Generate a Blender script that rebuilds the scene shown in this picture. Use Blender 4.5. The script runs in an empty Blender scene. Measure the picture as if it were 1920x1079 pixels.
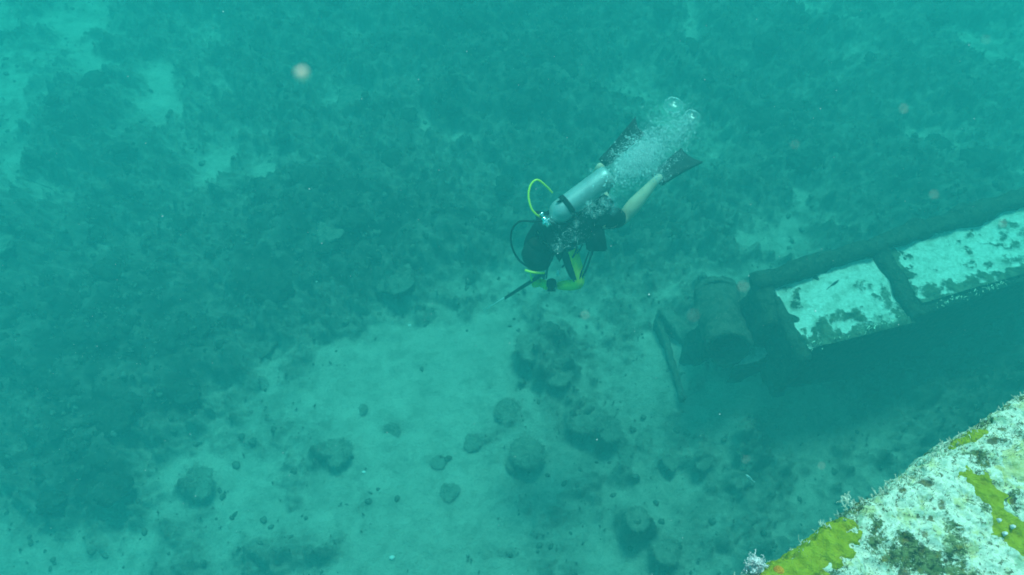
import bpy, bmesh, math, random
import numpy as np
from mathutils import Vector, Matrix

R = math.radians
random.seed(7)
rng = np.random.default_rng(7)
scn = bpy.context.scene
COL = scn.collection

# ------------------------------------------------------------------ camera
F = 1321.0                     # focal length in pixels of the 1920 px wide photograph
CAM_Z, PITCH = 8.0, 58.0       # metres above the sea floor, degrees below the horizon
cam_d = bpy.data.cameras.new('camera')
cam_d.sensor_width = 36.0
cam_d.lens = 36.0 * F / 1920.0
cam_d.clip_start, cam_d.clip_end = 0.02, 400
cam_d.dof.use_dof = True
cam_d.dof.focus_distance = 2.3
cam_d.dof.aperture_fstop = 5.0
cam = bpy.data.objects.new('camera', cam_d)
COL.objects.link(cam)
cam.location = (0, 0, CAM_Z)
cam.rotation_euler = (R(90 - PITCH), 0, 0)
scn.camera = cam
cp, sp = math.cos(R(PITCH)), math.sin(R(PITCH))
FW, UP, RT = np.array([0, cp, -sp]), np.array([0, sp, cp]), np.array([1., 0, 0])
C0 = np.array([0, 0, CAM_Z])

# ------------------------------------------------------------------ world, sun, exposure
SUN_EL, SUN_AZ = 66.0, 12.0    # azimuth clockwise from +Y
w = bpy.data.worlds.new('World'); scn.world = w; w.use_nodes = True
nt = w.node_tree
sky = nt.nodes.new('ShaderNodeTexSky'); sky.sky_type = 'NISHITA'; sky.sun_disc = False
sky.sun_elevation = R(SUN_EL); sky.sun_rotation = R(SUN_AZ)
bg = nt.nodes['Background']; bg.inputs['Strength'].default_value = 0.15
nt.links.new(sky.outputs[0], bg.inputs['Color'])
sd = bpy.data.lights.new('sun', 'SUN'); sd.energy = 4.0; sd.angle = R(10); sd.color = (1.0, 0.97, 0.92)
so = bpy.data.objects.new('sun', sd); COL.objects.link(so)
sdir = Vector((math.sin(R(SUN_AZ)) * math.cos(R(SUN_EL)), math.cos(R(SUN_AZ)) * math.cos(R(SUN_EL)), math.sin(R(SUN_EL))))
so.rotation_euler = sdir.to_track_quat('Z', 'Y').to_euler(); so.location = (0, 0, 30)
scn.view_settings.view_transform = 'Standard'; scn.view_settings.look = 'None'
scn.view_settings.exposure = 0.5; scn.view_settings.gamma = 1.0
scn.view_settings.use_curve_mapping = False
scn.render.engine = 'CYCLES'
scn.cycles.use_denoising = True
scn.cycles.volume_bounces = 1
scn.cycles.max_bounces = 5
scn.cycles.diffuse_bounces = 2
scn.cycles.transparent_max_bounces = 24
scn.cycles.caustics_reflective = False
scn.cycles.caustics_refractive = False

# ------------------------------------------------------------------ helpers
def px(u, v, z=0.0):
    """the point at height z that the photograph shows at pixel (u, v)"""
    d = (u - 960) * RT + (539.5 - v) * UP + F * FW
    return C0 + d * ((z - CAM_Z) / d[2])
def pxd(u, v, depth):
    return C0 + ((u - 960) * RT + (539.5 - v) * UP + F * FW) * (depth / F)
def to_px(x, y, z):
    rel = np.stack([x, y, np.zeros_like(x) + z - CAM_Z], -1)
    dep = np.maximum(rel @ FW, .05)
    return 960 + F * (rel @ RT) / dep, 539.5 - F * (rel @ UP) / dep

def hash2(ix, iy, seed):
    h = (ix.astype(np.int64) * 374761393 + iy.astype(np.int64) * 668265263 + seed * 974711) & 0xffffffff
    h = ((h ^ (h >> 13)) * 1274126177) & 0xffffffff
    h = ((h ^ (h >> 16)) * 2246822519) & 0xffffffff
    return (h ^ (h >> 15)) / 4294967295.0
def vnoise(x, y, seed=0):
    ix, iy = np.floor(x), np.floor(y)
    fx, fy = x - ix, y - iy
    fx, fy = fx * fx * fx * (fx * (6 * fx - 15) + 10), fy * fy * fy * (fy * (6 * fy - 15) + 10)
    a, b = hash2(ix, iy, seed), hash2(ix + 1, iy, seed)
    c, d = hash2(ix, iy + 1, seed), hash2(ix + 1, iy + 1, seed)
    return (a * (1 - fx) + b * fx) * (1 - fy) + (c * (1 - fx) + d * fx) * fy
def fbm(x, y, octaves=4, seed=0, gain=.5):
    s, a, t = 0, 1.0, 0
    for o in range(octaves):
        c, si = math.cos(.6 + o), math.sin(.6 + o)
        s = s + a * vnoise((x * c - y * si) * 2 ** o + 17.3 * o, (x * si + y * c) * 2 ** o - 9.1 * o, seed + o)
        t += a; a *= gain
    return s / t
def worley(x, y, seed=0):
    ix, iy = np.floor(x), np.floor(y)
    best = np.full(x.shape, 9.0)
    for dx in (-1, 0, 1):
        for dy in (-1, 0, 1):
            cx, cy = ix + dx, iy + dy
            qx = cx + hash2(cx, cy, seed); qy = cy + hash2(cx, cy, seed + 31)
            best = np.minimum(best, np.hypot(x - qx, y - qy))
    return best
def sstep(a, b, x):
    t = np.clip((x - a) / (b - a), 0, 1); return t * t * (3 - 2 * t)
def polysd(u, v, poly):
    """signed distance to a polygon, positive inside"""
    d = np.full(u.shape, 1e9); inside = np.zeros(u.shape, bool)
    n = len(poly)
    for i in range(n):
        ax, ay = poly[i]; bx, by = poly[(i + 1) % n]
        ex, ey = bx - ax, by - ay
        t = np.clip(((u - ax) * ex + (v - ay) * ey) / (ex * ex + ey * ey + 1e-9), 0, 1)
        d = np.minimum(d, np.hypot(u - ax - t * ex, v - ay - t * ey))
        cond = (ay > v) != (by > v)
        xc = ax + (v - ay) * ex / (ey if abs(ey) > 1e-9 else 1e-9)
        inside ^= cond & (u < xc)
    return np.where(inside, d, -d)

def tag(o, label=None, cat=None, group=None, kind=None):
    if label: o['label'] = label
    if cat: o['category'] = cat
    if group: o['group'] = group
    if kind: o['kind'] = kind
    return o
def empty(name, loc, label=None, cat=None, group=None, kind=None):
    o = bpy.data.objects.new(name, None); COL.objects.link(o); o.location = loc
    o.empty_display_size = .2
    return tag(o, label, cat, group, kind)
def worldloc(p):
    v = Vector((0, 0, 0))
    while p is not None: v += p.location; p = p.parent
    return np.array(v)
def obj(name, verts, faces, m, parent=None, origin=None, smooth=True, mi=None, attrs=None):
    """one mesh object from world-space vertices; kept relative to its parent's (or its own) origin"""
    verts = np.asarray(verts, float)
    base = worldloc(parent) if parent is not None else (np.zeros(3) if origin is None else np.asarray(origin, float))
    me = bpy.data.meshes.new(name)
    vv = verts - base
    if isinstance(faces, np.ndarray):
        k = faces.shape[1]
        me.vertices.add(len(vv)); me.vertices.foreach_set('co', vv.astype(np.float32).ravel())
        me.loops.add(faces.size); me.loops.foreach_set('vertex_index', faces.astype(np.int32).ravel())
        me.polygons.add(len(faces)); me.polygons.foreach_set('loop_start', np.arange(0, faces.size, k, dtype=np.int32))
        me.update(calc_edges=True)
    else:
        me.from_pydata([tuple(p) for p in vv], [], faces); me.update()
    for mm in (m if isinstance(m, (list, tuple)) else [m]): me.materials.append(mm)
    if mi is not None: me.polygons.foreach_set('material_index', np.asarray(mi, np.int32))
    me.polygons.foreach_set('use_smooth', np.full(len(me.polygons), smooth))
    for k, arr in (attrs or {}).items():
        a = me.attributes.new(k, 'FLOAT', 'POINT'); a.data.foreach_set('value', np.asarray(arr, np.float32).ravel())
    o = bpy.data.objects.new(name, me); COL.objects.link(o)
    if parent is not None: o.parent = parent
    else: o.location = base
    return o
def grid_faces(nx, ny):
    i = np.arange(nx * ny).reshape(nx, ny)
    return np.stack([i[:-1, :-1].ravel(), i[1:, :-1].ravel(), i[1:, 1:].ravel(), i[:-1, 1:].ravel()], 1)

class MB:
    """collects shapes for one mesh"""
    def __init__(s): s.v, s.f = [], []
    def add(s, v, f):
        n = len(s.v); s.v += [tuple(p) for p in v]; s.f += [tuple(i + n for i in q) for q in f]
    def tube(s, pts, r, seg=8, caps=True):
        pts = [Vector(p) for p in pts]; n = len(pts)
        rr = r if isinstance(r, (list, tuple)) else [r] * n
        t0 = (pts[1] - pts[0]).normalized()
        side = t0.orthogonal().normalized(); V = []
        for i, p in enumerate(pts):
            t = (pts[min(i + 1, n - 1)] - pts[max(i - 1, 0)]).normalized()
            side = (side - t * side.dot(t)).normalized(); b = t.cross(side)
            for k in range(seg):
                a = 2 * math.pi * k / seg
                V.append(p + (side * math.cos(a) + b * math.sin(a)) * rr[i])
        Fc = [(i * seg + k, i * seg + (k + 1) % seg, (i + 1) * seg + (k + 1) % seg, (i + 1) * seg + k) for i in range(n - 1) for k in range(seg)]
        if caps: Fc += [tuple(range(seg))[::-1], tuple((n - 1) * seg + k for k in range(seg))]
        s.add(V, Fc)
    def prism(s, poly, z0, z1):
        n = len(poly)
        V = [(p[0], p[1], z1) for p in poly] + [(p[0], p[1], z0) for p in poly]
        s.add(V, [tuple(range(n)), tuple(range(2 * n - 1, n - 1, -1))] + [(i, n + i, n + (i + 1) % n, (i + 1) % n) for i in range(n)])
    def box(s, c, ax, ay, az, hx, hy, hz):
        c, ax, ay, az = (Vector(q) for q in (c, ax, ay, az)); V = []
        for k in (-1, 1):
            for j in (-1, 1):
                for i in (-1, 1): V.append(c + ax * hx * i + ay * hy * j + az * hz * k)
        s.add(V, [(0, 2, 3, 1), (4, 5, 7, 6), (0, 1, 5, 4), (2, 6, 7, 3), (0, 4, 6, 2), (1, 3, 7, 5)])
    def build(s, name, m, parent=None, origin=None, smooth=True, subdiv=0, noise=0, seed=0, bevel=0):
        if not (subdiv or noise or bevel): return obj(name, s.v, s.f, m, parent, origin, smooth)
        bm = bmesh.new(); vs = [bm.verts.new(p) for p in s.v]
        for q in s.f:
            try: bm.faces.new([vs[i] for i in q])
            except ValueError: pass
        bmesh.ops.recalc_face_normals(bm, faces=bm.faces)
        if bevel: bmesh.ops.bevel(bm, geom=bm.edges[:], offset=bevel, segments=2, affect='EDGES', clamp_overlap=True)
        if subdiv:
            bmesh.ops.triangulate(bm, faces=[q for q in bm.faces if len(q.verts) > 4])
            for _ in range(12):
                long = [e for e in bm.edges if e.calc_length() > subdiv]
                if not long or len(bm.verts) > 30000: break
                bmesh.ops.subdivide_edges(bm, edges=long, cuts=1, use_grid_fill=True)
            bmesh.ops.triangulate(bm, faces=bm.faces[:])
        bm.normal_update()
        if noise:
            co = np.array([v.co[:] for v in bm.verts]); no = np.array([v.normal[:] for v in bm.verts])
            q = co / max(noise * 3.5, .02)
            nn = (vnoise(q[:, 0] + q[:, 2] * .7, q[:, 1] - q[:, 2] * .6, seed) + .6 * vnoise(q[:, 0] * 2.3 - q[:, 2], q[:, 1] * 2.3 + q[:, 2] * 1.9, seed + 5)) / 1.6 - .4
            co = co + no * nn[:, None] * noise * 2
            for v, c in zip(bm.verts, co): v.co = c
        vv = [v.co[:] for v in bm.verts]; bm.verts.index_update()
        ff = [tuple(v.index for v in q.verts) for q in bm.faces]; bm.free()
        return obj(name, vv, ff, m, parent, origin, smooth)

def skinned(pts, edges, rad, sub=2):
    """grow one smooth skin round a skeleton; returns vertices and faces in world space"""
    me = bpy.data.meshes.new('skin_source')
    keys = list(pts); idx = {k: i for i, k in enumerate(keys)}
    base = Vector(pts[keys[0]])
    me.from_pydata([tuple(Vector(pts[k]) - base) for k in keys], [(idx[a], idx[b]) for a, b in edges], [])
    o = bpy.data.objects.new('skin_source', me); COL.objects.link(o)
    md = o.modifiers.new('s', 'SKIN'); md.use_smooth_shade = True
    sv = me.skin_vertices[0].data
    for k in keys:
        r = rad[k]; sv[idx[k]].radius = r if isinstance(r, tuple) else (r, r)
        sv[idx[k]].use_root = (idx[k] == 0)
    if sub: ms = o.modifiers.new('u', 'SUBSURF'); ms.levels = sub
    dg = bpy.context.evaluated_depsgraph_get(); ev = o.evaluated_get(dg); m2 = ev.to_mesh()
    V = [tuple(v.co + base) for v in m2.vertices]; Fc = [tuple(p.vertices) for p in m2.polygons]
    ev.to_mesh_clear(); bpy.data.objects.remove(o); bpy.data.meshes.remove(me)
    return V, Fc

# ------------------------------------------------------------------ materials
class N:
    def __init__(s, name, rough=.8, spec=.3):
        s.m = bpy.data.materials.new(name); s.m.use_nodes = True; s.t = s.m.node_tree
        s.b = s.t.nodes['Principled BSDF']; s.b.inputs['Roughness'].default_value = rough
        s.b.inputs['Specular IOR Level'].default_value = spec
        s.co = s.t.nodes.new('ShaderNodeNewGeometry').outputs['Position']
    def put(s, sock, val):
        if isinstance(val, bpy.types.NodeSocket): s.t.links.new(val, sock)
        else:
            if isinstance(val, tuple) and len(val) == 3 and len(sock.default_value) == 4: val = val + (1,)
            sock.default_value = val
    def noise(s, scale, detail=4, rough=.6, off=0.0, dist=0.0, stretch=None):
        n = s.t.nodes.new('ShaderNodeTexNoise'); n.inputs['Scale'].default_value = scale
        n.inputs['Detail'].default_value = detail; n.inputs['Roughness'].default_value = rough
        n.inputs['Distortion'].default_value = dist
        mp = s.t.nodes.new('ShaderNodeMapping'); mp.inputs['Location'].default_value = (off, off * .7, off * .3)
        if stretch: mp.inputs['Scale'].default_value = stretch
        s.t.links.new(s.co, mp.inputs[0]); s.t.links.new(mp.outputs[0], n.inputs['Vector'])
        return n.outputs['Fac']
    def vor(s, scale, feat='F1'):
        n = s.t.nodes.new('ShaderNodeTexVoronoi'); n.inputs['Scale'].default_value = scale; n.feature = feat
        s.t.links.new(s.co, n.inputs['Vector']); return n.outputs['Distance']
    def attr(s, name):
        n = s.t.nodes.new('ShaderNodeAttribute'); n.attribute_name = name; return n.outputs['Fac']
    def math(s, op, a, b=0.0, c=0.0):
        n = s.t.nodes.new('ShaderNodeMath'); n.operation = op
        for i, q in enumerate((a, b, c)): s.put(n.inputs[i], q)
        return n.outputs[0]
    def ramp(s, f, a, b):
        n = s.t.nodes.new('ShaderNodeMapRange'); n.interpolation_type = 'SMOOTHSTEP'
        s.put(n.inputs[0], f); n.inputs[1].default_value = a; n.inputs[2].default_value = b
        return n.outputs[0]
    def mix(s, f, a, b):
        n = s.t.nodes.new('ShaderNodeMix'); n.data_type = 'RGBA'
        s.put(n.inputs[0], f); s.put(n.inputs[6], a); s.put(n.inputs[7], b); return n.outputs[2]
    def base(s, c): s.put(s.b.inputs['Base Color'], c); return s
    def bump(s, h, strength=.5, dist=.02):
        n = s.t.nodes.new('ShaderNodeBump'); n.inputs['Strength'].default_value = strength; n.inputs['Distance'].default_value = dist
        s.put(n.inputs['Height'], h); s.t.links.new(n.outputs[0], s.b.inputs['Normal']); return s

def plain(name, a, b, scale=20, rough=.7, spec=.3, metal=0, bump=.3, bd=.004):
    n = N(name, rough, spec); f = n.noise(scale, 5)
    n.base(n.mix(n.ramp(f, .35, .65), a, b)); n.bump(f, bump, bd)
    n.b.inputs['Metallic'].default_value = metal
    return n.m

def seabed_mat():
    n = N('sea_floor_sand_and_algae', .95, .1)
    cov, silt = n.attr('cover'), n.attr('silt')
    f = n.noise(5, 11, .72); f2 = n.noise(42, 6, .75, 3); fm = n.noise(2.6, 9, .62, 33); f3 = n.noise(2.2, 5, .6, 8, .6)
    k = n.math('ADD', cov, n.math('MULTIPLY', n.math('SUBTRACT', f, .5), .95))
    k = n.math('ADD', k, n.math('MULTIPLY', n.math('SUBTRACT', f2, .5), .45))
    k = n.math('ADD', k, n.math('MULTIPLY', n.math('SUBTRACT', fm, .5), 1.1))
    k = n.ramp(k, -.05, 1.05)
    sand = n.mix(n.ramp(f3, .3, .7), (.36, .345, .29), (.47, .44, .375))
    sand = n.mix(n.math('MULTIPLY', n.ramp(f2, .48, .70), .55), sand, (.20, .19, .155))
    sand = n.mix(n.math('MULTIPLY', n.ramp(n.noise(3.6, 9, .7, 71, .2), .46, .64), .5), sand, (.19, .185, .15))
    alg = n.mix(n.ramp(f, .36, .64), (.008, .012, .008), (.05, .057, .042))
    alg = n.mix(n.math('MULTIPLY', n.ramp(n.math('ADD', silt, n.math('MULTIPLY', n.math('SUBTRACT', n.noise(2.3, 10, .68, 17), .5), 2.4)), .40, .98), .68), alg, (.16, .157, .13))
    n.base(n.mix(k, sand, alg)); n.bump(n.math('ADD', f, f2), .9, .03)
    return n.m
def rock_mat(name, a, b, c):
    n = N(name, .95, .1); f = n.noise(11, 8, .7); f2 = n.noise(38, 4, .7, 5)
    col = n.mix(n.ramp(f, .36, .62), a, b); col = n.mix(n.ramp(f2, .55, .7), col, c)
    n.base(col); n.bump(n.math('ADD', f, f2), 1, .03); return n.m
M = {}
M['seabed'] = seabed_mat()
M['rock'] = rock_mat('algae_covered_rock', (.014, .02, .014), (.055, .063, .047), (.13, .13, .11))
M['rock_pale'] = rock_mat('pale_rubble_rock', (.08, .085, .065), (.17, .17, .14), (.28, .27, .23))
M['weed'] = rock_mat('dark_seaweed', (.14, .145, .115), (.25, .245, .2), (.36, .34, .28))
M['coral'] = rock_mat('dull_brown_coral', (.15, .15, .12), (.23, .225, .185), (.32, .30, .25))
def plate_mat():      # far plating: chalky white crust broken by dark growth
    n = N('chalky_white_plating', .9, .15)
    g = n.attr('growth'); f = n.noise(7, 8, .7, 0, .4); f2 = n.noise(30, 5, .7, 4)
    k = n.math('ADD', g, n.math('MULTIPLY', n.math('SUBTRACT', f, .5), .7))
    k = n.ramp(n.math('ADD', k, n.math('MULTIPLY', n.math('SUBTRACT', f2, .5), .9)), .30, .72)
    w_ = n.mix(n.ramp(f2, .3, .7), (.76, .76, .70), (.52, .53, .46))
    w_ = n.mix(n.math('MULTIPLY', n.ramp(n.noise(4.5, 9, .75, 61, .3), .45, .66), .8), w_, (.34, .36, .29))
    w_ = n.mix(n.ramp(n.noise(11, 7, .75, 21, .4), .50, .68), w_, (.36, .38, .31))
    d_ = n.mix(n.ramp(f, .4, .6), (.05, .06, .04), (.14, .15, .1))
    n.base(n.mix(k, w_, d_)); n.bump(n.math('ADD', f2, k), .8, .015); return n.m
M['plate'] = plate_mat()
M['pipe'] = rock_mat('silted_rusty_pipe', (.05, .06, .045), (.12, .12, .095), (.2, .195, .16))
M['steel'] = rock_mat('overgrown_dark_steel', (.02, .028, .02), (.07, .078, .055), (.15, .15, .12))
def deck_mat():       # near surface of the wreck
    n = N('crusted_white_paint', .85, .2)
    tf, sp_ = n.attr('turf'), n.attr('spot')
    f = n.noise(38, 8, .72, 0, .5, (1, 1.6, 1)); f2 = n.noise(160, 6, .75, 4); f3 = n.noise(85, 6, .7, 9)
    fa = n.noise(14, 6, .65, 15, .4)
    k = n.math('ADD', tf, n.math('MULTIPLY', n.math('SUBTRACT', f, .5), 1.1))
    k = n.ramp(n.math('ADD', k, n.math('MULTIPLY', n.math('SUBTRACT', f2, .5), 1.3)), .42, .62)
    w_ = n.mix(n.ramp(f2, .35, .7), (.88, .93, .78), (.60, .68, .48))
    w_ = n.mix(n.ramp(fa, .52, .66), w_, (.42, .56, .38))
    w_ = n.mix(n.math('MULTIPLY', n.ramp(n.noise(22, 6, .7, 44, .4), .52, .64), .7), w_, (.62, .62, .22))
    w_ = n.mix(n.ramp(f3, .54, .63), w_, (.17, .18, .10))
    d_ = n.mix(n.ramp(f3, .38, .6), (.035, .055, .025), (.17, .23, .09))
    d_ = n.mix(n.ramp(n.noise(50, 5, .7, 30), .54, .66), d_, (.24, .20, .04))
    d_ = n.mix(n.ramp(f2, .6, .72), d_, (.7, .7, .62))
    c = n.mix(k, w_, d_); c = n.mix(n.math('MULTIPLY', n.ramp(n.math('ADD', sp_, n.math('MULTIPLY', n.math('SUBTRACT', f2, .5), .9)), .3, .75), .9), c, n.mix(n.ramp(f3, .4, .6), (.07, .08, .05), (.2, .17, .05)))
    n.base(c); n.bump(n.math('ADD', n.math('ADD', f, f2), n.math('MULTIPLY', f3, .7)), 1, .006); return n.m
M['deck'] = deck_mat()
def sponge_mat(name, a, b, c):
    n = N(name, .95, .03); f = n.noise(60, 6, .7); f2 = n.noise(260, 4, .7, 3)
    col = n.mix(n.ramp(f, .34, .66), a, b); col = n.mix(n.ramp(n.noise(90, 6, .75, 8), .58, .70), col, c)
    n.base(col); n.bump(n.math('ADD', f, n.math('MULTIPLY', f2, .8)), 1, .010); return n.m
M['sponge'] = sponge_mat('yellow_sponge', (.34, .38, .012), (.46, .50, .03), (.22, .28, .06))
M['sponge_pale'] = sponge_mat('cream_sponge', (.66, .66, .26), (.80, .82, .50), (.55, .46, .1))
M['orange'] = sponge_mat('orange_sponge', (.9, .30, .02), (.95, .42, .03), (.6, .2, .02))
M['hydroid'] = plain('pale_hydroid', (.80, .80, .66), (.55, .56, .42), 120, .8, .2)
M['turfblade'] = plain('olive_turf', (.16, .19, .09), (.36, .36, .2), 90, .9, .1)
M['whitecoral'] = plain('white_lace_coral', (.85, .8, .78), (.55, .5, .5), 160, .7, .3, 0, 1, .004)
M['skin'] = plain('skin', (.60, .40, .29), (.68, .47, .35), 12, .55, .3)
M['black'] = plain('black_neoprene', (.012, .013, .015), (.025, .026, .028), 30, .75, .2)
M['blackgear'] = plain('black_nylon', (.010, .010, .012), (.022, .022, .024), 60, .85, .1)
M['yellow'] = plain('yellow_lycra', (.75, .62, .03), (.85, .72, .05), 25, .7, .2)
M['yellowhose'] = plain('yellow_rubber_hose', (.95, .90, .05), (.90, .82, .04), 25, .35, .5)
M['hair'] = plain('dark_hair', (.012, .010, .008), (.03, .022, .016), 90, .8, .2, 0, 1, .01)
def tank_mat():
    n = N('scuffed_aluminium', .42, .4); f = n.noise(14, 8, .75); g = n.noise(90, 5, .7, 4)
    n.base(n.mix(n.ramp(g, .60, .72), n.mix(n.ramp(f, .35, .65), (.44, .46, .46), (.34, .36, .37)), (.18, .19, .19)))
    n.b.inputs['Metallic'].default_value = .35; n.bump(g, .25, .002); return n.m
M['tank'] = tank_mat()
M['chrome'] = plain('chromed_brass', (.85, .85, .85), (.8, .8, .8), 40, .12, .6, 1, .1, .001)
M['print'] = plain('white_print', (.85, .85, .82), (.8, .8, .78), 40, .6, .3)
M['fin'] = plain('black_fin_rubber', (.03, .032, .034), (.05, .052, .054), 18, .85, .08)
M['glass'] = plain('mask_glass', (.03, .035, .04), (.04, .045, .05), 5, .08, .7)
M['silver'] = plain('steel_shaft', (.80, .82, .82), (.7, .72, .72), 60, .4, .5, .1)
M['fishdark'] = plain('dark_fish_scales', (.05, .06, .06), (.1, .11, .1), 120, .5, .4)
M['fishpale'] = plain('pale_fish_scales', (.8, .8, .78), (.65, .66, .66), 120, .35, .6)
M['particle'] = plain('drifting_fleck', (.85, .62, .5), (.75, .52, .42), 300, .9, .1)
def bubble_mat(name, rim, body, lo, hi):
    m = bpy.data.materials.new(name); m.use_nodes = True; t = m.node_tree; t.nodes.clear()
    out = t.nodes.new('ShaderNodeOutputMaterial'); tr = t.nodes.new('ShaderNodeBsdfTransparent')
    gl = t.nodes.new('ShaderNodeBsdfGlossy'); gl.inputs['Roughness'].default_value = .2; gl.inputs['Color'].default_value = (1, 1, 1, 1)
    di = t.nodes.new('ShaderNodeBsdfDiffuse'); di.inputs['Color'].default_value = (.85, .88, .9, 1)
    lw = t.nodes.new('ShaderNodeLayerWeight'); lw.inputs['Blend'].default_value = .5
    mr = t.nodes.new('ShaderNodeMapRange'); mr.interpolation_type = 'SMOOTHSTEP'
    mr.inputs[1].default_value = lo; mr.inputs[2].default_value = hi; mr.inputs[3].default_value = body; mr.inputs[4].default_value = rim
    t.links.new(lw.outputs['Facing'], mr.inputs[0])
    mg = t.nodes.new('ShaderNodeMixShader'); mg.inputs[0].default_value = .55
    t.links.new(gl.outputs[0], mg.inputs[1]); t.links.new(di.outputs[0], mg.inputs[2])
    mx = t.nodes.new('ShaderNodeMixShader')
    t.links.new(mr.outputs[0], mx.inputs[0]); t.links.new(tr.outputs[0], mx.inputs[1]); t.links.new(mg.outputs[0], mx.inputs[2])
    t.links.new(mx.outputs[0], out.inputs[0]); return m
M['bubble'] = bubble_mat('air_bubble', .85, .05, .45, .98)
M['foam'] = bubble_mat('tiny_air_bubbles', .9, .30, .2, .9)

# ------------------------------------------------------------------ the water (haze) round everything
WATER_TOP = 13.0
def haze():
    mb = MB(); mb.box((0, 8, (WATER_TOP - 1.5) / 2), (1, 0, 0), (0, 1, 0), (0, 0, 1), 42, 42, (WATER_TOP + 1.5) / 2)
    m = bpy.data.materials.new('green_blue_sea_water'); m.use_nodes = True; t = m.node_tree; t.nodes.clear()
    out = t.nodes.new('ShaderNodeOutputMaterial'); pv = t.nodes.new('ShaderNodeVolumePrincipled')
    D = .30
    ss = (.006, .0475, .0485); sa = (.128, .005, .0115)
    colr = [s_ / D for s_ in ss]
    ab = [(1 - sa[i] / D / (1 - colr[i])) ** 2 for i in range(3)]
    pv.inputs['Density'].default_value = D
    pv.inputs['Color'].default_value = (*colr, 1); pv.inputs['Absorption Color'].default_value = (*ab, 1)
    pv.inputs['Anisotropy'].default_value = 0.0
    t.links.new(pv.outputs[0], out.inputs['Volume'])
    o = mb.build('haze', m, smooth=False); tag(o, 'green blue sea water filling the whole place', 'water', kind='stuff')
    return o
haze()

# ------------------------------------------------------------------ the sea floor
BR = np.array([   # how sandy the floor is, sampled every 120 px of the photograph
 [.52,.50,.44,.38,.42,.46,.36,.16,.12,.22,.36,.38,.34,.36,.42,.46],
 [.52,.44,.50,.30,.38,.46,.34,.28,.24,.40,.50,.44,.38,.36,.38,.40],
 [.50,.28,.26,.44,.46,.26,.42,.38,.18,.20,.40,.42,.34,.32,.32,.34],
 [.26,.20,.30,.36,.20,.18,.28,.26,.26,.30,.44,.60,.56,.36,.32,.32],
 [.22,.10,.10,.14,.16,.20,.30,.60,.68,.66,.62,.70,.60,.40,.36,.36],
 [.26,.18,.32,.30,.40,.74,.90,.92,.66,.50,.70,.70,.56,.40,.40,.40],
 [.38,.28,.44,.70,.84,.88,.88,.90,.74,.56,.72,.72,.66,.56,.44,.40],
 [.46,.24,.72,.86,.86,.72,.84,.84,.72,.62,.68,.66,.62,.54,.44,.40],
 [.56,.78,.76,.78,.82,.88,.82,.80,.76,.62,.60,.60,.58,.50,.44,.40]])
def sandiness(u, v):
    gx = np.clip(u / 120 - .5, 0, 14.999); gy = np.clip(v / 120 - .5, 0, 7.999)
    ix, iy = np.floor(gx).astype(int), np.floor(gy).astype(int); fx, fy = gx - ix, gy - iy
    fx, fy = fx * fx * (3 - 2 * fx), fy * fy * (3 - 2 * fy)
    s = (BR[iy, ix] * (1 - fx) + BR[iy, ix + 1] * fx) * (1 - fy) + (BR[iy + 1, ix] * (1 - fx) + BR[iy + 1, ix + 1] * fx) * fy
    out = sstep(0, 500, np.maximum(np.maximum(-u, u - 1920), np.maximum(-v, v - 1079)))
    s = s * 1.12 - .05
    return s * (1 - out) + .5 * out
# dark growth on sand, murk painted at the far wreck's end: pixel centre, pixel radii, strength
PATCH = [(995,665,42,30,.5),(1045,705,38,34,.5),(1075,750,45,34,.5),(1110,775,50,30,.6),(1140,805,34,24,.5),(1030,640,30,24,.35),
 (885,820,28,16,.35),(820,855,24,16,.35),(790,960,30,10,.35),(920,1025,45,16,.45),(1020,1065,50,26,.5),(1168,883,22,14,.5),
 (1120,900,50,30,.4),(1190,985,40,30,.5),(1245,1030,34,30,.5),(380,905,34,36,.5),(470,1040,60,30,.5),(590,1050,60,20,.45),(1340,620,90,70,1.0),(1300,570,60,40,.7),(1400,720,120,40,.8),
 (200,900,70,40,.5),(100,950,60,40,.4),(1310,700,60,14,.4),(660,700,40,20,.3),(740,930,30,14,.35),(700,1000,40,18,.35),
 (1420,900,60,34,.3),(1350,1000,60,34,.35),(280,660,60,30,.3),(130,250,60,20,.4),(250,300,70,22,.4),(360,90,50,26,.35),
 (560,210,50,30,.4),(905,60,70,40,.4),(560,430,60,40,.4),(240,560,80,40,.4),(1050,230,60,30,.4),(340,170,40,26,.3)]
LIGHT = [(300,150,26,34,.5),(262,185,30,20,.4),(190,110,40,14,.4),(390,300,30,20,.4),(495,320,20,26,.4),(660,165,38,24,.45),
 (796,235,16,26,.4),(205,370,34,10,.35),(240,455,40,18,.35),(15,300,22,60,.3),(1400,450,50,16,.3),(870,250,40,16,.3),
 (1160,160,50,20,.3),(120,30,60,16,.3),(1290,60,20,50,.25),(1270,620,60,50,.2),(1330,690,70,30,.25),(1240,690,30,70,.15),(1450,720,60,24,.3),(1400,770,120,30,.35),(920,640,70,40,.2)]
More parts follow.
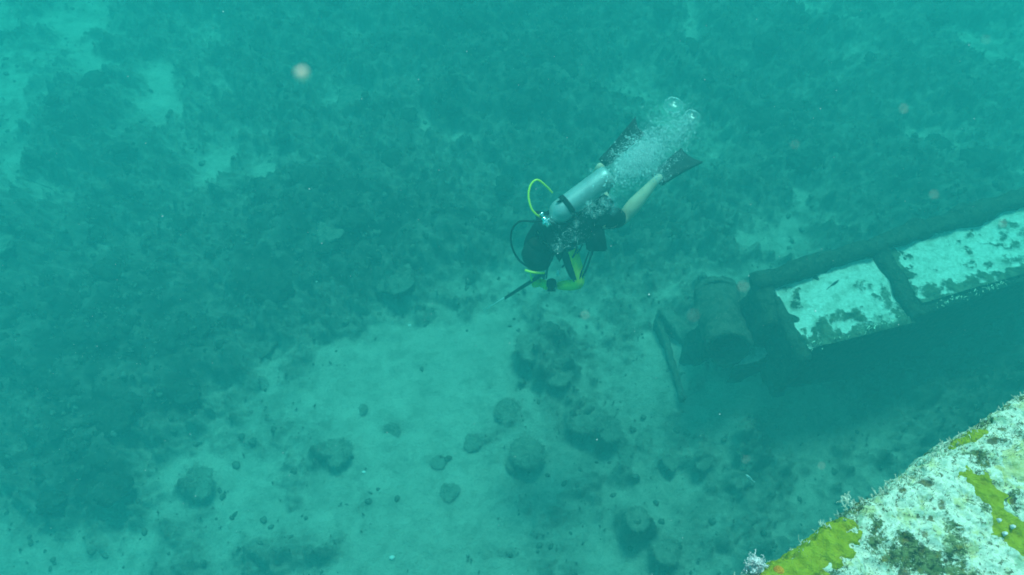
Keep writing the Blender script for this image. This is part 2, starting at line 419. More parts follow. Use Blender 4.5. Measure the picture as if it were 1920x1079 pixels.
NAMED = [ # u, v, radius px, what, label
 (950,762,27,'c','round dark seaweed clump standing alone on the pale sand below the diver'),
 (990,840,37,'c','widest dark seaweed clump on the pale sand, lower right of the round one'),
 (968,860,20,'c','small seaweed clump against the left foot of the widest sand clump'),
 (842,912,20,'c','very dark little seaweed clump low in the middle of the sand'),
 (732,795,17,'c','fist like seaweed clump in the left half of the open sand'),
 (675,757,13,'c','smallest round seaweed clump near the upper left sand edge'),
 (635,843,28,'c','broad flat seaweed clump beside a white shell on the sand'),
 (995,660,32,'c','dark bushy clump at the top of the weed chain right of the sand'),
 (1045,700,30,'c','second clump down the weed chain right of the sand'),
 (1095,775,40,'c','largest bushy clump in the middle of the weed chain'),
 (1140,803,26,'c','last bushy clump at the lower end of the weed chain'),
 (1211,815,17,'k','round coral head alone on sand between weed chain and wreck'),
 (1176,833,16,'k','coral head just right of the weed chain end, upper of a touching pair'),
 (1176,856,12,'k','coral head just right of the weed chain end, lower of a touching pair'),
 (1316,865,17,'k','low coral head on the dull sand midway to the near wreck deck'),
 (1257,858,18,'k','flat coral head left of the low one on dull sand'),
 (1248,1030,26,'c','dark seaweed clump near the bottom edge left of the near wreck deck'),
 (1190,975,24,'c','tall narrow dark seaweed clump above the bottom edge clump'),
 (380,905,28,'c','dark seaweed clump on the sand at the lower left'),
 (885,818,18,'k','brown coral mound between the round and the small dark clumps'),
 (820,855,16,'k','brown coral mound with a ragged side in the middle of the sand'),
 (903,400,26,'p','pale boulder under the looped yellow hose side of the diver'),
 (745,520,40,'p','big pale boulder at the lower edge of the dark reef'),
 (660,165,34,'p','flat pale slab of rock among dark algae at the top left'),
 (205,370,36,'p','long pale slab in the left middle of the dark reef'),
 (237,452,40,'p','pale slab with a dark underside in the left reef'),
 (630,470,28,'p','rounded pale boulder left of the diver above the sand edge'),
 (500,640,24,'p','pale boulder in the reef just left of the sand'),
 (590,330,26,'p','dull pale boulder in the middle of the upper reef'),
 (30,500,26,'p','pale boulder at the left edge of the picture')]
def cover_at(x, y):
    wx = (fbm(x * .9, y * .9, 3, 3) - .5) * .9; wy = (fbm(x * .9, y * .9, 3, 9) - .5) * .9
    wx = wx + (fbm(x * 4, y * 4, 3, 13) - .5) * .25; wy = wy + (fbm(x * 4, y * 4, 3, 19) - .5) * .25
    u, v = to_px(x + wx * .4, y + wy * .4, 0.0)
    s = 1 - sandiness(u, v)
    u2, v2 = to_px(x + wx * .22, y + wy * .22, 0.0)
    for (a, b, ru, rv, k) in PATCH: s = s + .5 * k * np.exp(-((u2 - a) / ru) ** 2 - ((v2 - b) / rv) ** 2)
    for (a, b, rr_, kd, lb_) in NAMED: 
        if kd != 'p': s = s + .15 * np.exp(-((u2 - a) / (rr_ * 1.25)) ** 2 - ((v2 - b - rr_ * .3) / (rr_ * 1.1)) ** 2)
    for (a, b, ru, rv, k) in LIGHT: s = s - 1.45 * k * np.exp(-((u2 - a) / ru) ** 2 - ((v2 - b) / rv) ** 2)
    s = s + (fbm(x * 1.1, y * 1.1, 5, 41) - .5) * .95 + (fbm(x * 5, y * 5, 5, 61, .7) - .5) * .6
    return np.clip(s, -.2, 1.25)
def height_at(x, y, cov=None, want_silt=False):
    if cov is None: cov = cover_at(x, y)
    c = sstep(.3, .9, cov)
    h = (fbm(x * .35, y * .35, 3, 77) - .5) * .5
    lump = 1 - np.minimum(worley(x * 1.5 + fbm(x * 3, y * 3, 2, 5), y * 1.5, 5), 1) ** 2
    lump2 = 1 - np.minimum(worley(x * 4.3, y * 4.3 + fbm(x * 5, y * 5, 2, 6), 8), 1) ** 2
    if want_silt:
        l3 = 1 - np.minimum(worley(x * 11, y * 11, 12), 1) ** 2
        return np.clip(.45 * lump + .45 * lump2 + .12 * l3 - .2, 0, 1)
    h = h + c * (.38 * lump + .17 * lump2 + (fbm(x * 9, y * 9, 4, 90) - .5) * .14)
    h = h + (1 - c) * ((fbm(x * 5, y * 5, 4, 93) - .5) * .05 + (fbm(x * 20, y * 20, 2, 97) - .5) * .02)
    mc = px(1395, 690, .5)
    return h - .12 + .85 * np.exp(-((x - mc[0]) / .95) ** 2 - ((y - mc[1]) / .75) ** 2)
def axis(lo, hi, step, far):
    a = list(np.arange(lo, hi, step)); s = step; l, r = lo, a[-1]
    while r < far or l > -far:
        s *= 1.16; r += s; l -= s; a.append(r); a.insert(0, l)
    return np.array(a)
gx, gy = axis(-9.8, 9.8, .024, 24), axis(.9, 12.0, .024, 24)
X, Y = np.meshgrid(gx, gy, indexing='ij')
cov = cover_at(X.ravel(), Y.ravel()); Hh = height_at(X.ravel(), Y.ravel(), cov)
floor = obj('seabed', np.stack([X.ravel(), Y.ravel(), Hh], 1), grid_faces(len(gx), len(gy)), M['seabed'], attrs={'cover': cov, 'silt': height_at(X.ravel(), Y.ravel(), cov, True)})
tag(floor, 'pale sand sea floor patched with dark algae and rubble', 'sea floor', kind='structure')
def hz(x, y): return float(height_at(np.array([x]), np.array([y]))[0])

# --- lumpy boulders and bushy clumps
def ico(sub):
    bm = bmesh.new(); bmesh.ops.create_icosphere(bm, subdivisions=sub, radius=1)
    V = np.array([v.co[:] for v in bm.verts]); bm.verts.index_update()
    Fc = np.array([[v.index for v in f.verts] for f in bm.faces]); bm.free(); return V, Fc
I1, I2, I3, I4 = ico(1), ico(2), ico(3), ico(4)
def n3(V, s, seed):
    q = V * s
    return (vnoise(q[:, 0] + 3, q[:, 1] + q[:, 2] * .9, seed) + vnoise(q[:, 1] - 5, q[:, 2] - q[:, 0] * .8, seed + 3) + vnoise(q[:, 2] + 7, q[:, 0] + q[:, 1] * .7, seed + 7)) / 3 - .5
def boulder(seed, flat=.55, base=I3, amp=1.0):
    V, Fc = base; r = 1 + amp * (1.1 * n3(V, 1.3, seed) + .8 * n3(V, 3.1, seed + 11) + .6 * n3(V, 8, seed + 23))
    P = V * r[:, None] * np.array([1, .8, flat]); return P, Fc
def bush(seed, flat, base=I4):
    V, Fc = base; r = 1 + .55 * n3(V, 1.9, seed) + .45 * n3(V, 4.7, seed + 11) + .30 * n3(V, 11, seed + 23)
    return V * r[:, None] * np.array([1, .9, flat]), Fc
def clump(seed, tufts=4200):
    P, Fc = bush(seed, .45); rr = np.random.default_rng(seed)
    nv = len(P); V, Q = [P], [Fc]
    idx = rr.integers(0, nv, tufts); k = 0; tv, tf = [], []
    for i in idx:
        p = P[i]
        if p[2] < -.1: continue
        d = p / np.linalg.norm(p) + rr.normal(0, .45, 3); d /= np.linalg.norm(d)
        s = np.cross(d, rr.normal(0, 1, 3)); s /= np.linalg.norm(s); L = rr.uniform(.05, .30); W = rr.uniform(.006, .020)
        tv += [p - s * W, p + s * W, p + s * W * .7 + d * L, ]; tf.append((nv + k, nv + k + 1, nv + k + 2)); k += 3
    return np.vstack([P, tv]), np.vstack([Fc, tf])
def inst(src, name, loc, rz, sc, label, cat, group=None, m=None):
    o = bpy.data.objects.new(name, src); COL.objects.link(o); o.location = loc; o.rotation_euler = (random.uniform(-.2, .2), random.uniform(-.2, .2), rz)
    o.scale = sc if isinstance(sc, tuple) else (sc, sc, sc)
    return tag(o, label, cat, group)
def proto(name, data, m):
    o = obj(name, data[0], data[1], m); me = o.data; bpy.data.objects.remove(o); return me
rocks = [proto('boulder', bush(100 + i, .6), M['rock']) for i in range(6)]
rocksp = [proto('pale_boulder', boulder(200 + i), M['rock_pale']) for i in range(3)]
clumps = [proto('seaweed_clump', clump(300 + i), M['weed']) for i in range(4)]
corals = [proto('coral_head', clump(400 + i, 1500), M['coral']) for i in range(3)]

for (u, v, r_, kind, lab) in NAMED:
    p = px(u, v + r_ * .25); R0 = r_ * np.linalg.norm(p - C0) / F
    src, nm, ct = {'c': (random.choice(clumps), 'seaweed_clump', 'seaweed'), 'k': (random.choice(corals), 'coral_head', 'coral'), 'p': (random.choice(rocksp), 'pale_boulder', 'rock')}[kind]
    fl = {'c': .17, 'k': .2, 'p': .3}[kind]; R0 *= {'c': .82, 'k': .9, 'p': 1}[kind]
    inst(src, nm, (p[0], p[1], hz(p[0], p[1]) + .02), random.uniform(0, 6), (R0 * 1.0, R0 * 1.05, R0 * fl), lab, ct)
cnt = 0
while cnt < 95:
    u, v = random.uniform(-60, 1980), random.uniform(-60, 1140); p = px(u, v)
    c = float(cover_at(np.array([p[0]]), np.array([p[1]]))[0])
    if c < .62 or (u > 1380 and v > 330): continue
    s = random.uniform(.09, .21) * (1.4 if random.random() < .12 else 1)
    inst(random.choice(rocks), 'reef_boulder', (p[0], p[1], hz(p[0], p[1]) + s * .05), random.uniform(0, 6), (s, s * random.uniform(.8, 1.2), s * random.uniform(.6, 1)),
         'rounded boulder overgrown with dark algae on the dark reef floor', 'rock', 'algae covered boulders on the dark reef')
    cnt += 1
# small rubble nobody could count
def scatter(name, n, m, lo, hi, smin, smax, label, cat, seed, tuft=False):
    rr = np.random.default_rng(seed); V0, F0 = I1
    xs, ys = rr.uniform(-9.5, 9.5, n * 4), rr.uniform(1.1, 11.8, n * 4)
    c = cover_at(xs, ys); ok = (c > lo) & (c < hi) & (rr.random(n * 4) < np.clip((c - lo) * 3 + .15, 0, 1)); xs, ys = xs[ok][:n], ys[ok][:n]
    h = height_at(xs, ys); allv, allf = [], []
    for i in range(len(xs)):
        s = smin + (smax - smin) * rr.random() ** 2.2
        if tuft:
            vs = []; fs = []
            for b in range(9):
                a = rr.uniform(0, 6.28); t = rr.uniform(.1, .9); L = s * rr.uniform(.6, 1.3)
                d = np.array([math.cos(a) * t, math.sin(a) * t, 1]); q = np.array([-math.sin(a), math.cos(a), 0]) * s * .16
                vs += [-q, q, q * .8 + d * L * .6, -q * .8 + d * L * .6, d * L]; o_ = b * 5
                fs += [(o_, o_ + 1, o_ + 2), (o_, o_ + 2, o_ + 3), (o_ + 3, o_ + 2, o_ + 4)]
            P, Fq = np.array(vs), np.array(fs)
        else:
            a = rr.uniform(0, 6.28); R2 = np.array([[math.cos(a), -math.sin(a), 0], [math.sin(a), math.cos(a), 0], [0, 0, 1]])
            P = (V0 * (1 + rr.normal(0, .16, len(V0)))[:, None] * np.array([1, rr.uniform(.5, 1), rr.uniform(.4, .8)])) @ R2.T * s; Fq = F0
        allf.append(Fq + sum_v[0]); sum_v[0] += len(P); allv.append(P + np.array([xs[i], ys[i], h[i] + s * .1]))
    o = obj(name, np.vstack(allv), np.vstack(allf), m, smooth=not tuft); sum_v[0] = 0
    return tag(o, label, cat, kind='stuff')
sum_v = [0]
scatter('rubble', 5200, M['rock'], .78, 2, .015, .075, 'loose dark rubble strewn over the reef and sand edges', 'rubble', 1)
scatter('pale_rubble', 4200, M['rock_pale'], .05, 2, .012, .06, 'small pale coral rubble strewn over reef and sand', 'rubble', 2)
scatter('algae_tufts', 6500, M['weed'], .45, 2, .02, .07, 'short dark algae tufts covering the reef floor', 'algae', 3, True)
scatter('sand_algae_tufts', 1500, M['coral'], .1, .5, .015, .045, 'sparse brown algae tufts dotted on the sand', 'algae', 4, True)

# shells and sea whips that catch the eye
def shell(u, v, s, label):
    s *= .65; V, Fc = I2; p = px(u, v); P = V * np.array([1, .7, .35]) * (1 + .25 * np.sin(np.arctan2(V[:, 1], V[:, 0]) * 7))[:, None] * s
    o = obj('shell', P + np.array([p[0], p[1], hz(p[0], p[1]) + s * .3]), Fc, M['whitecoral'], origin=(p[0], p[1], hz(p[0], p[1])))
    tag(o, label, 'shell')
shell(679, 880, .035, 'white shell lying beside the broad flat seaweed clump')
shell(733, 1043, .05, 'white shell fragment near the bottom edge left of centre')
shell(765, 598, .035, 'white shell in the dark rubble along the upper sand edge')
shell(602, 549, .03, 'tiny white shell in the dark reef left of the diver')
def whip(pts, label, r=.008):
    W = []
    for i, (u, v, h) in enumerate(pts):
        p = px(u, v, h); W.append(p if h > 0 else np.array([p[0], p[1], hz(p[0], p[1])]))
    mb = MB(); mb.tube(W, [r] * (len(W) - 1) + [r * .4], 6)
    a, b = Vector(W[-2]), Vector(W[1]); mb.tube([b, b.lerp(a, .5) + Vector((.04, .05, .12))], [r * .8, r * .3], 6)
    o = mb.build('sea_whip', M['weed'], origin=W[0]); tag(o, label, 'sea whip')
whip([(92, 348, 0), (60, 340, .2), (30, 330, .32), (12, 308, .42)], 'thin dark sea whip bending towards the left edge of the picture')
whip([(610, 126, 0), (636, 122, .2), (655, 120, .25), (666, 116, .33)], 'thin dark sea whip above the flat pale slab at the top')
whip([(1286, 160, 0), (1292, 138, .2), (1296, 118, .4), (1293, 98, .5)], 'upright thin sea whip behind the two big air bubbles')
whip([(1230, 45, 0), (1250, 30, .2), (1262, 12, .35), (1290, 2, .45)], 'long thin sea whip at the top edge right of the middle')
whip([(632, 75, 0), (636, 60, .15), (642, 48, .3)], 'short thin sea whip standing at the top left of the middle')
whip([(1142, 786, 0), (1152, 783, .08), (1166, 792, .12)], 'short branched sea whip on the end clump of the weed chain')

# ------------------------------------------------------------------ far wreck: open white box girder lying on the sand
ZD = 1.6
def q3(u, v, z=ZD): return Vector(px(u, v, z))
def bil(c, a, b):
    return (c[0] * (1 - a) + c[1] * a) * (1 - b) + (c[3] * (1 - a) + c[2] * a) * b
wk = empty('shipwreck', (q3(1700, 560).x, q3(1700, 560).y, 0), 'far wreck part with two chalky white deck panels framed by dark overgrown beams', 'shipwreck')
def panel(name, c, z, blobs, parent, nx=260, ny=110, edge=(.08, .08, .08, .08)):
    c = [np.array(px(u, v, z)) for u, v in c]
    a, b = np.meshgrid(np.linspace(0, 1, nx), np.linspace(0, 1, ny), indexing='ij'); a, b = a.ravel(), b.ravel()
    P = bil([q[None, :] for q in c], a[:, None], b[:, None])
    u, v = to_px(P[:, 0], P[:, 1], z)
    wu = (fbm(P[:, 0] * 8, P[:, 1] * 8, 5, 5, .7) - .5) * 34; wv = (fbm(P[:, 0] * 8, P[:, 1] * 8, 5, 15, .7) - .5) * 34
    g = np.zeros_like(a)
    for (bu, bv, ru, rv, k) in blobs: g = np.maximum(g, k * np.exp(-(((u + wu - bu) / ru) ** 2 + ((v + wv - bv) / rv) ** 2) ** 1.5))
    for d, e in zip((b, 1 - a, 1 - b, a), edge):
        if e: g = np.maximum(g, 1 - sstep(0, e, d + (fbm(P[:, 0] * 9, P[:, 1] * 9, 4, 25) - .5) * e * 1.6))
    P[:, 2] += (fbm(P[:, 0] * 3, P[:, 1] * 3, 3, 3) - .5) * .05 + g * .03 * (.5 + fbm(P[:, 0] * 30, P[:, 1] * 30, 3, 8))
    return obj(name, P, grid_faces(nx, ny), M['plate'], parent, attrs={'growth': g})
pA = panel('deck_panel', [(1436, 524), (1668, 463), (1716, 606), (1508, 658)], ZD - .03,
  [(1493,553,10,9,1.),(1491,571,11,9,1.),(1540,620,14,28,.9),(1535,640,26,12,.9),(1600,595,44,13,.85),(1560,600,10,6,.9),(1640,560,14,10,.7),(1625,540,9,7,.7),(1665,560,14,24,.6),(1655,545,10,12,.7),(1610,540,8,6,.6),
   (1470,545,9,8,.7),(1580,635,30,10,.9),(1630,610,30,8,.6),(1511,622,6,5,.8),(1690,575,20,14,.6),(1550,644,40,12,.9)], wk, edge=(.06, .05, .26, .03))
pB = panel('deck_panel', [(1655, 452), (2080, 340), (2120, 455), (1725, 572)], ZD - .03,
  [(1757,438,13,8,1.),(1782,420,10,6,.8),(1818,440,8,6,.8),(1796,457,6,6,.8),(1816,470,9,6,.9),(1700,482,12,4,.9),(1706,503,8,3,.8),(1715,518,6,5,.9),(1760,505,6,4,.6),(1880,462,44,6,.8),(1895,420,18,9,.7),(1878,446,9,10,.7),
   (1850,495,16,9,.7),(1818,497,10,7,.7),(1745,545,26,12,.9),(1900,490,20,10,.6),(1880,430,24,6,.5),(1920,440,16,20,.5),(1780,535,20,6,.6),(1990,440,60,30,.7)], wk, edge=(.06, .05, .26, .04))
# underside box of the girder: its side falls to the sand
def prism_px(pts, z0, z1):
    m = MB(); m.prism([tuple(q3(u, v, z1))[:2] for u, v in pts], z0, z1); return m
m = prism_px([(1436, 524), (2082, 338), (2122, 458), (1512, 660)], -.4, ZD - .06)
m.build('hull_side', M['steel'], wk, subdiv=.14, noise=.03, seed=3)
def beam(name, a, b, wd, z0, z1, m=M['steel'], parent=wk, seed=0, nz=.06):
    A, B = q3(a[0], a[1], z1), q3(b[0], b[1], z1); d = (B - A).normalized(); s = Vector((-d.y, d.x, 0)) * wd / 2
    mb = MB(); mb.prism([(A - s)[:2], (B - s)[:2], (B + s)[:2], (A + s)[:2]], z0, z1)
    return mb.build(name, m, parent, subdiv=.08, noise=nz, seed=seed)
beam('rim_beam', (1418, 527), (1652, 454), .13, ZD - .6, ZD + .08, seed=1)
beam('rim_beam', (1652, 450), (2090, 312), .17, ZD - .6, ZD + .09, seed=2)
beam('cross_beam', (1650, 462), (1728, 590), .15, ZD - .3, ZD + .05, seed=4)
beam('end_beam', (1434, 528), (1446, 606), .14, ZD - .5, ZD + .04, seed=6)
beam('end_beam', (1452, 560), (1512, 672), .10, ZD - .9, ZD + .01, seed=7)
def crust(mb, n, fn, L0, L1, wd, seed, up=.4):
    rr = np.random.default_rng(seed)
    for i in range(n):
        p, d = fn(rr); d = np.array(d) + rr.normal(0, .35, 3); d /= np.linalg.norm(d); s = np.cross(d, rr.normal(0, 1, 3)); s /= np.linalg.norm(s)
        L = rr.uniform(L0, L1); mb.add([p - s * wd, p + s * wd, p + s * wd * .5 + d * L, p - s * wd * .4 + d * L * .9], [(0, 1, 2, 3)])
mb = MB()
def edge_fn(rr):
    t = rr.random()
    while vnoise(np.array([t * 9]), np.array([.5]), 6)[0] < rr.uniform(.3, .8): t = rr.random()
    A = np.array(px(1512, 652, ZD)); B = np.array(px(1920, 518, ZD)); p = A + (B - A) * t * 1.1
    return p + rr.normal(0, .022, 3), (-.5, -.5, .3)
crust(mb, 160, edge_fn, .01, .05, .006, 5)
tag(mb.build('pale_growth', M['hydroid'], wk, smooth=False), kind='stuff')

# loose parts round the end of the girder
tk = empty('rusted_pipe', (px(1355, 610, .6)[0], px(1355, 610, .6)[1], 0), 'stubby overgrown wide pipe with an open dark end beside the white panels', 'pipe')
A, B = q3(1341, 550, .95), q3(1366, 655, 1.30); d = (B - A).normalized(); rr_ = .24
side = d.cross(Vector((0, 0, 1))).normalized(); upv = side.cross(d)
V, Fc = [], []
seg = 40; ns = 16
for i in range(ns + 1):
    p = A.lerp(B, i / ns)
    for k in range(seg):
        a = 2 * math.pi * k / seg; rn = rr_ * (1 + .09 * math.sin(3 * a + i * .4) + .12 * (random.random() - .5))
        V.append(p + (side * math.cos(a) + upv * math.sin(a)) * rn)
for i in range(ns):
    for k in range(seg): Fc.append((i * seg + k, i * seg + (k + 1) % seg, (i + 1) * seg + (k + 1) % seg, (i + 1) * seg + k))
Fc.append(tuple(range(seg)))
n0 = len(V)
for i, (sc, dp) in enumerate(((.82, 0), (.78, -.5))):
    for k in range(seg):
        a = 2 * math.pi * k / seg; V.append(B + d * (.0 + dp) + (side * math.cos(a) + upv * math.sin(a)) * rr_ * sc)
for k in range(seg):
    k2 = (k + 1) % seg
    Fc.append((ns * seg + k, ns * seg + k2, n0 + k2, n0 + k)); Fc.append((n0 + k, n0 + k2, n0 + seg + k2, n0 + seg + k))
Fc.append(tuple(n0 + seg + k for k in range(seg)))
obj('pipe_shell', [tuple(v) for v in V], Fc, M['pipe'], tk)
mb = MB(); mb.tube([A + d * .02, A + d * .10], rr_ * 1.08, 32); mb.build('flange', M['pipe'], tk, subdiv=.05, noise=.02, seed=5)
mb = MB(); mb.box(A.lerp(B, .55) + Vector((0, 0, -.62)), (1, 0, 0), (0, 1, 0), (0, 0, 1), .14, .2, .5); mb.build('support', M['steel'], tk, subdiv=.08, noise=.03, seed=8)

def loose(name, label, cat, poly, z0, z1, m, nz=.02, seed=0, sub=.06, rel=False):
    if rel:
        cc_ = np.mean([px(u, v, z1 + .3) for u, v in poly], 0); z1 = hz(cc_[0], cc_[1]) + z1
    pts = [q3(u, v, z1) for u, v in poly]; c = sum(pts, Vector((0, 0, 0))) / len(pts)
    mb = MB(); mb.prism([tuple(p)[:2] for p in pts], z0, z1)
    return tag(mb.build(name, m, origin=(c.x, c.y, z0), subdiv=sub, noise=nz, seed=seed), label, cat)
loose('deck_plate', 'pale silted plate lying between the wide pipe and the dark end beams', 'plate', [(1375, 535), (1425, 528), (1440, 600), (1384, 606)], .2, 1.0, M['rock_pale'], .02, 2)
loose('plank', 'short pale plank leaning at the left end of the far wreck', 'plank', [(1234, 580), (1247, 572), (1303, 622), (1284, 642)], .1, .22, M['rock_pale'], .015, 3, rel=True)
loose('iron_bar', 'long thin overgrown bar bending down from the pale plank across the sand', 'metal bar', [(1238, 592), (1259, 650), (1271, 700), (1284, 748), (1277, 750), (1263, 704), (1250, 654), (1230, 598)], -.2, .08, M['pipe'], .02, 4, rel=True)
loose('wreck_debris', 'dark heap of wreckage left of the open pipe end', 'debris', [(1290, 628), (1318, 610), (1340, 640), (1340, 680), (1305, 680), (1285, 660)], -.2, .10, M['steel'], .05, 5, rel=True)
loose('wreck_debris', 'dark sunken ledge between the pipe and the first white panel', 'debris', [(1388, 608), (1462, 604), (1500, 662), (1452, 672), (1420, 655), (1400, 640)], -.2, 1.0, M['steel'], .04, 6)
m_ = panel('metal_plate', [(1398, 648), (1456, 655), (1420, 680), (1370, 692)], 1.05, [(1440,640,20,8,.5)], None, 40, 20, (.08, .08, .08, .08))
tag(m_, 'small white triangular plate right of the open pipe end', 'plate')
loose('wreck_debris', 'low dark slab under the small white triangular plate', 'debris', [(1395, 650), (1458, 654), (1450, 672), (1405, 690), (1380, 690)], .4, .98, M['steel'], .03, 9)

# ------------------------------------------------------------------ fish
def fish(p, head, L, m, label):
    p, h = Vector(p), Vector(head).normalized(); sd_ = h.cross(Vector((0, 0, 1))).normalized(); u_ = sd_.cross(h)
    t = empty('fish', p, label, 'fish')
    V, Fc = [], []; prof = [(0, .02), (.08, .10), (.25, .17), (.45, .18), (.65, .12), (.82, .055), (.9, .04)]; S = 10
    for (x, r) in prof:
        for k in range(S):
            a = 2 * math.pi * k / S; V.append(p + h * L * (.5 - x) + u_ * L * r * math.cos(a) + sd_ * L * r * .45 * math.sin(a))
    for i in range(len(prof) - 1):
        for k in range(S): Fc.append((i * S + k, i * S + (k + 1) % S, (i + 1) * S + (k + 1) % S, (i + 1) * S + k))
    Fc += [tuple(range(S)), tuple((len(prof) - 1) * S + k for k in range(S))]
    obj('body', V, Fc, m, t)
    def flat(nm, pts):
        mb = MB(); o_ = sd_ * L * .012
        P = [p + h * L * a + u_ * L * b for a, b in pts]; n = len(P)
        mb.add([q + o_ for q in P] + [q - o_ for q in P], [tuple(range(n)), tuple(range(2 * n - 1, n - 1, -1))] + [(i, (i + 1) % n, n + (i + 1) % n, n + i) for i in range(n)])
        mb.build(nm, m, t, smooth=False)
    flat('tail', [(-.38, .04), (-.6, .17), (-.53, 0), (-.6, -.17), (-.38, -.04)])
    flat('dorsal_fin', [(.2, .16), (.05, .26), (-.25, .15), (-.25, .08)])
fish(pxd(1563, 533, 7.0), (.8, .55, .05), .15, M['fishdark'], 'slim dark fish swimming over the first white panel')
fish(pxd(1406, 897, 5.2), (-.6, .7, -.1), .075, M['fishpale'], 'little pale fish over the sand left of the near wreck deck')

# ------------------------------------------------------------------ near wreck: crusted deck edge close below the camera
ZN = 6.5
_a, _b = px(1414, 1079, ZN - .01), px(1920, 741, ZN - .01)
E = _b - _a; E /= np.linalg.norm(E); NN = np.array([E[1], -E[0], 0]); OO = _a - (_a @ E) * E; OO[2] = 0
hull = empty('shipwreck', tuple(OO + E * 1.5 + NN * 1.2), 'near wreck deck crusted white and yellow at the lower right corner', 'shipwreck')
def axis2(lo, hi, step, f0, f1):
    a = list(np.arange(lo, hi, step)); s = step
    while a[-1] < f1: s *= 1.25; a.append(a[-1] + s)
    s = step
    while a[0] > f0: s *= 1.25; a.insert(0, a[0] - s)
    return np.array(a)
YEL1 = [(1400,1130),(1436,1062),(1465,1040),(1500,1024),(1545,990),(1582,966),(1606,982),(1614,1012),(1600,1046),(1562,1062),(1530,1085),(1500,1120)]
YEL2 = [(1792,832),(1812,812),(1835,799),(1858,795),(1862,808),(1840,820),(1812,830)]
YEL3 = [(1797,888),(1822,879),(1866,896),(1890,932),(1880,950),(1935,985),(1935,1048),(1893,1022),(1862,1000),(1868,985),(1850,940),(1826,915)]
YEL4 = [(1868,862),(1895,838),(1940,812),(1940,935),(1905,908),(1882,890)]
TURF = [(1850,862,34,13,.6),(1835,850,20,10,.5),(1812,935,26,16,.55),(1838,955,24,18,.6),(1780,990,20,22,.5),(1800,1030,26,34,.55),(1700,1005,26,22,.6),(1680,1045,36,24,.6),
 (1740,1050,30,26,.6),(1895,930,26,16,.6),(1905,955,20,10,.6),(1760,1075,60,14,.5),(1640,1010,14,26,.45),(1860,895,34,10,.4),(1560,1080,40,14,.5),(1835,1075,34,16,.5),
 (1770,958,12,16,.5),(1725,1028,14,12,.5),(1650,980,16,10,.4),(1620,955,14,6,.4),(1890,1050,22,14,.4),(1500,1070,18,10,.4)]
SPOT = [(1741,904,15,9,1),(1694,917,7,5,.9),(1866,825,12,7,1),(1892,847,5,4,.9),(1885,802,8,6,.7),(1770,945,9,14,.7),(1755,955,7,4,.7),(1746,972,7,8,.8),(1735,1000,9,7,.7),(1730,1025,8,11,.8),(1780,1050,6,5,.7),(1703,1008,7,6,.7),
 (1700,1074,12,10,.9),(1568,1062,7,9,.8),(1900,940,9,8,.9),(1815,875,4,3,.7),(1845,838,5,3,.7),(1655,965,5,3,.6),(1790,870,8,3,.5),(1920,850,4,4,.7)]
ta, sa_ = axis2(.30, 1.62, .0026, -1.6, 7.0), axis2(-.09, .50, .0026, -.14, 3.0)
Tt, Ss = np.meshgrid(ta, sa_, indexing='ij'); Tt, Ss = Tt.ravel(), Ss.ravel()
def deck_point(t, s, lift=0.0):
    """s along the profile: negative runs down over the rounded lip"""
    r = .05
    ang = np.clip(-(s - r) / r, 0, 1.45)           # 0 on the flat, grows round the lip
    off = np.where(s > r, s, r - r * np.sin(ang))
    over = np.where(-(s - r) / r > 1.45, -(s - r) - 1.45 * r, 0)
    z = ZN - r + r * np.cos(ang) - over
    rough = (fbm(t * 9, s * 9, 3, 4) - .5) * .03 + (fbm(t * 38, s * 30, 4, 9) - .5) * .014 + (fbm(t * 120, s * 120, 2, 14) - .5) * .006
    rough = rough - .010 * (1 - np.clip(worley(t * 30, s * 26, 3) * 2.2, 0, 1))
    edge_r = (fbm(t * 6, s * 0 + 3, 4, 33) - .5) * .02
    h = rough + lift
    P = OO[None] + E[None] * t[:, None] + NN[None] * (off + edge_r)[:, None]
    P[:, 2] = z
    nrm = NN[None] * (-np.sin(ang))[:, None]; nrm[:, 2] = np.cos(ang)
    return P + nrm * h[:, None]
P = deck_point(Tt, Ss)
flat_u, flat_v = to_px(P[:, 0], P[:, 1], ZN)
fu = flat_u + (fbm(Tt * 26, Ss * 26, 4, 51) - .5) * 26; fv = flat_v + (fbm(Tt * 26, Ss * 26, 4, 57) - .5) * 26
turf = (fbm(Tt * 9, Ss * 16, 5, 71, .62) - .5) * .85 + .10
for (a, b, ru, rv, k) in TURF: turf = turf + .95 * k * np.exp(-((fu - a) / ru) ** 2 - ((fv - b) / rv) ** 2)
turf = turf + .35 * (1 - sstep(-.02, .03, Ss))
fu2 = flat_u + (fbm(Tt * 60, Ss * 60, 3, 53) - .5) * 8; fv2 = flat_v + (fbm(Tt * 60, Ss * 60, 3, 54) - .5) * 8
spot = np.zeros_like(Tt)
for (a, b, ru, rv, k) in SPOT: spot = np.maximum(spot, k * np.exp(-(((fu2 - a) / ru) ** 2 + ((fv2 - b) / rv) ** 2) ** 2))
P[:, 2] -= spot * .008
obj('deck_surface', P, grid_faces(len(ta), len(sa_)), M['deck'], hull, attrs={'turf': turf, 'spot': spot})
# side plating below the lip and the body of the hull
mb = MB(); a, b = -1.5, 6.9
c4 = [OO + E * a + NN * .26, OO + E * b + NN * .26, OO + E * b + NN * 2.9, OO + E * a + NN * 2.9]
mb.prism([tuple(q[:2]) for q in c4], -.4, ZN - .14)
c5 = [OO + E * a + NN * .03, OO + E * b + NN * .03, OO + E * b + NN * 2.95, OO + E * a + NN * 2.95]
mb2 = MB(); mb2.prism([tuple(q[:2]) for q in c5], ZN - .13, ZN - .06); mb2.build('deck_slab', M['steel'], hull)
mb.build('hull_side', M['steel'], hull, subdiv=.45, noise=.02, seed=9)
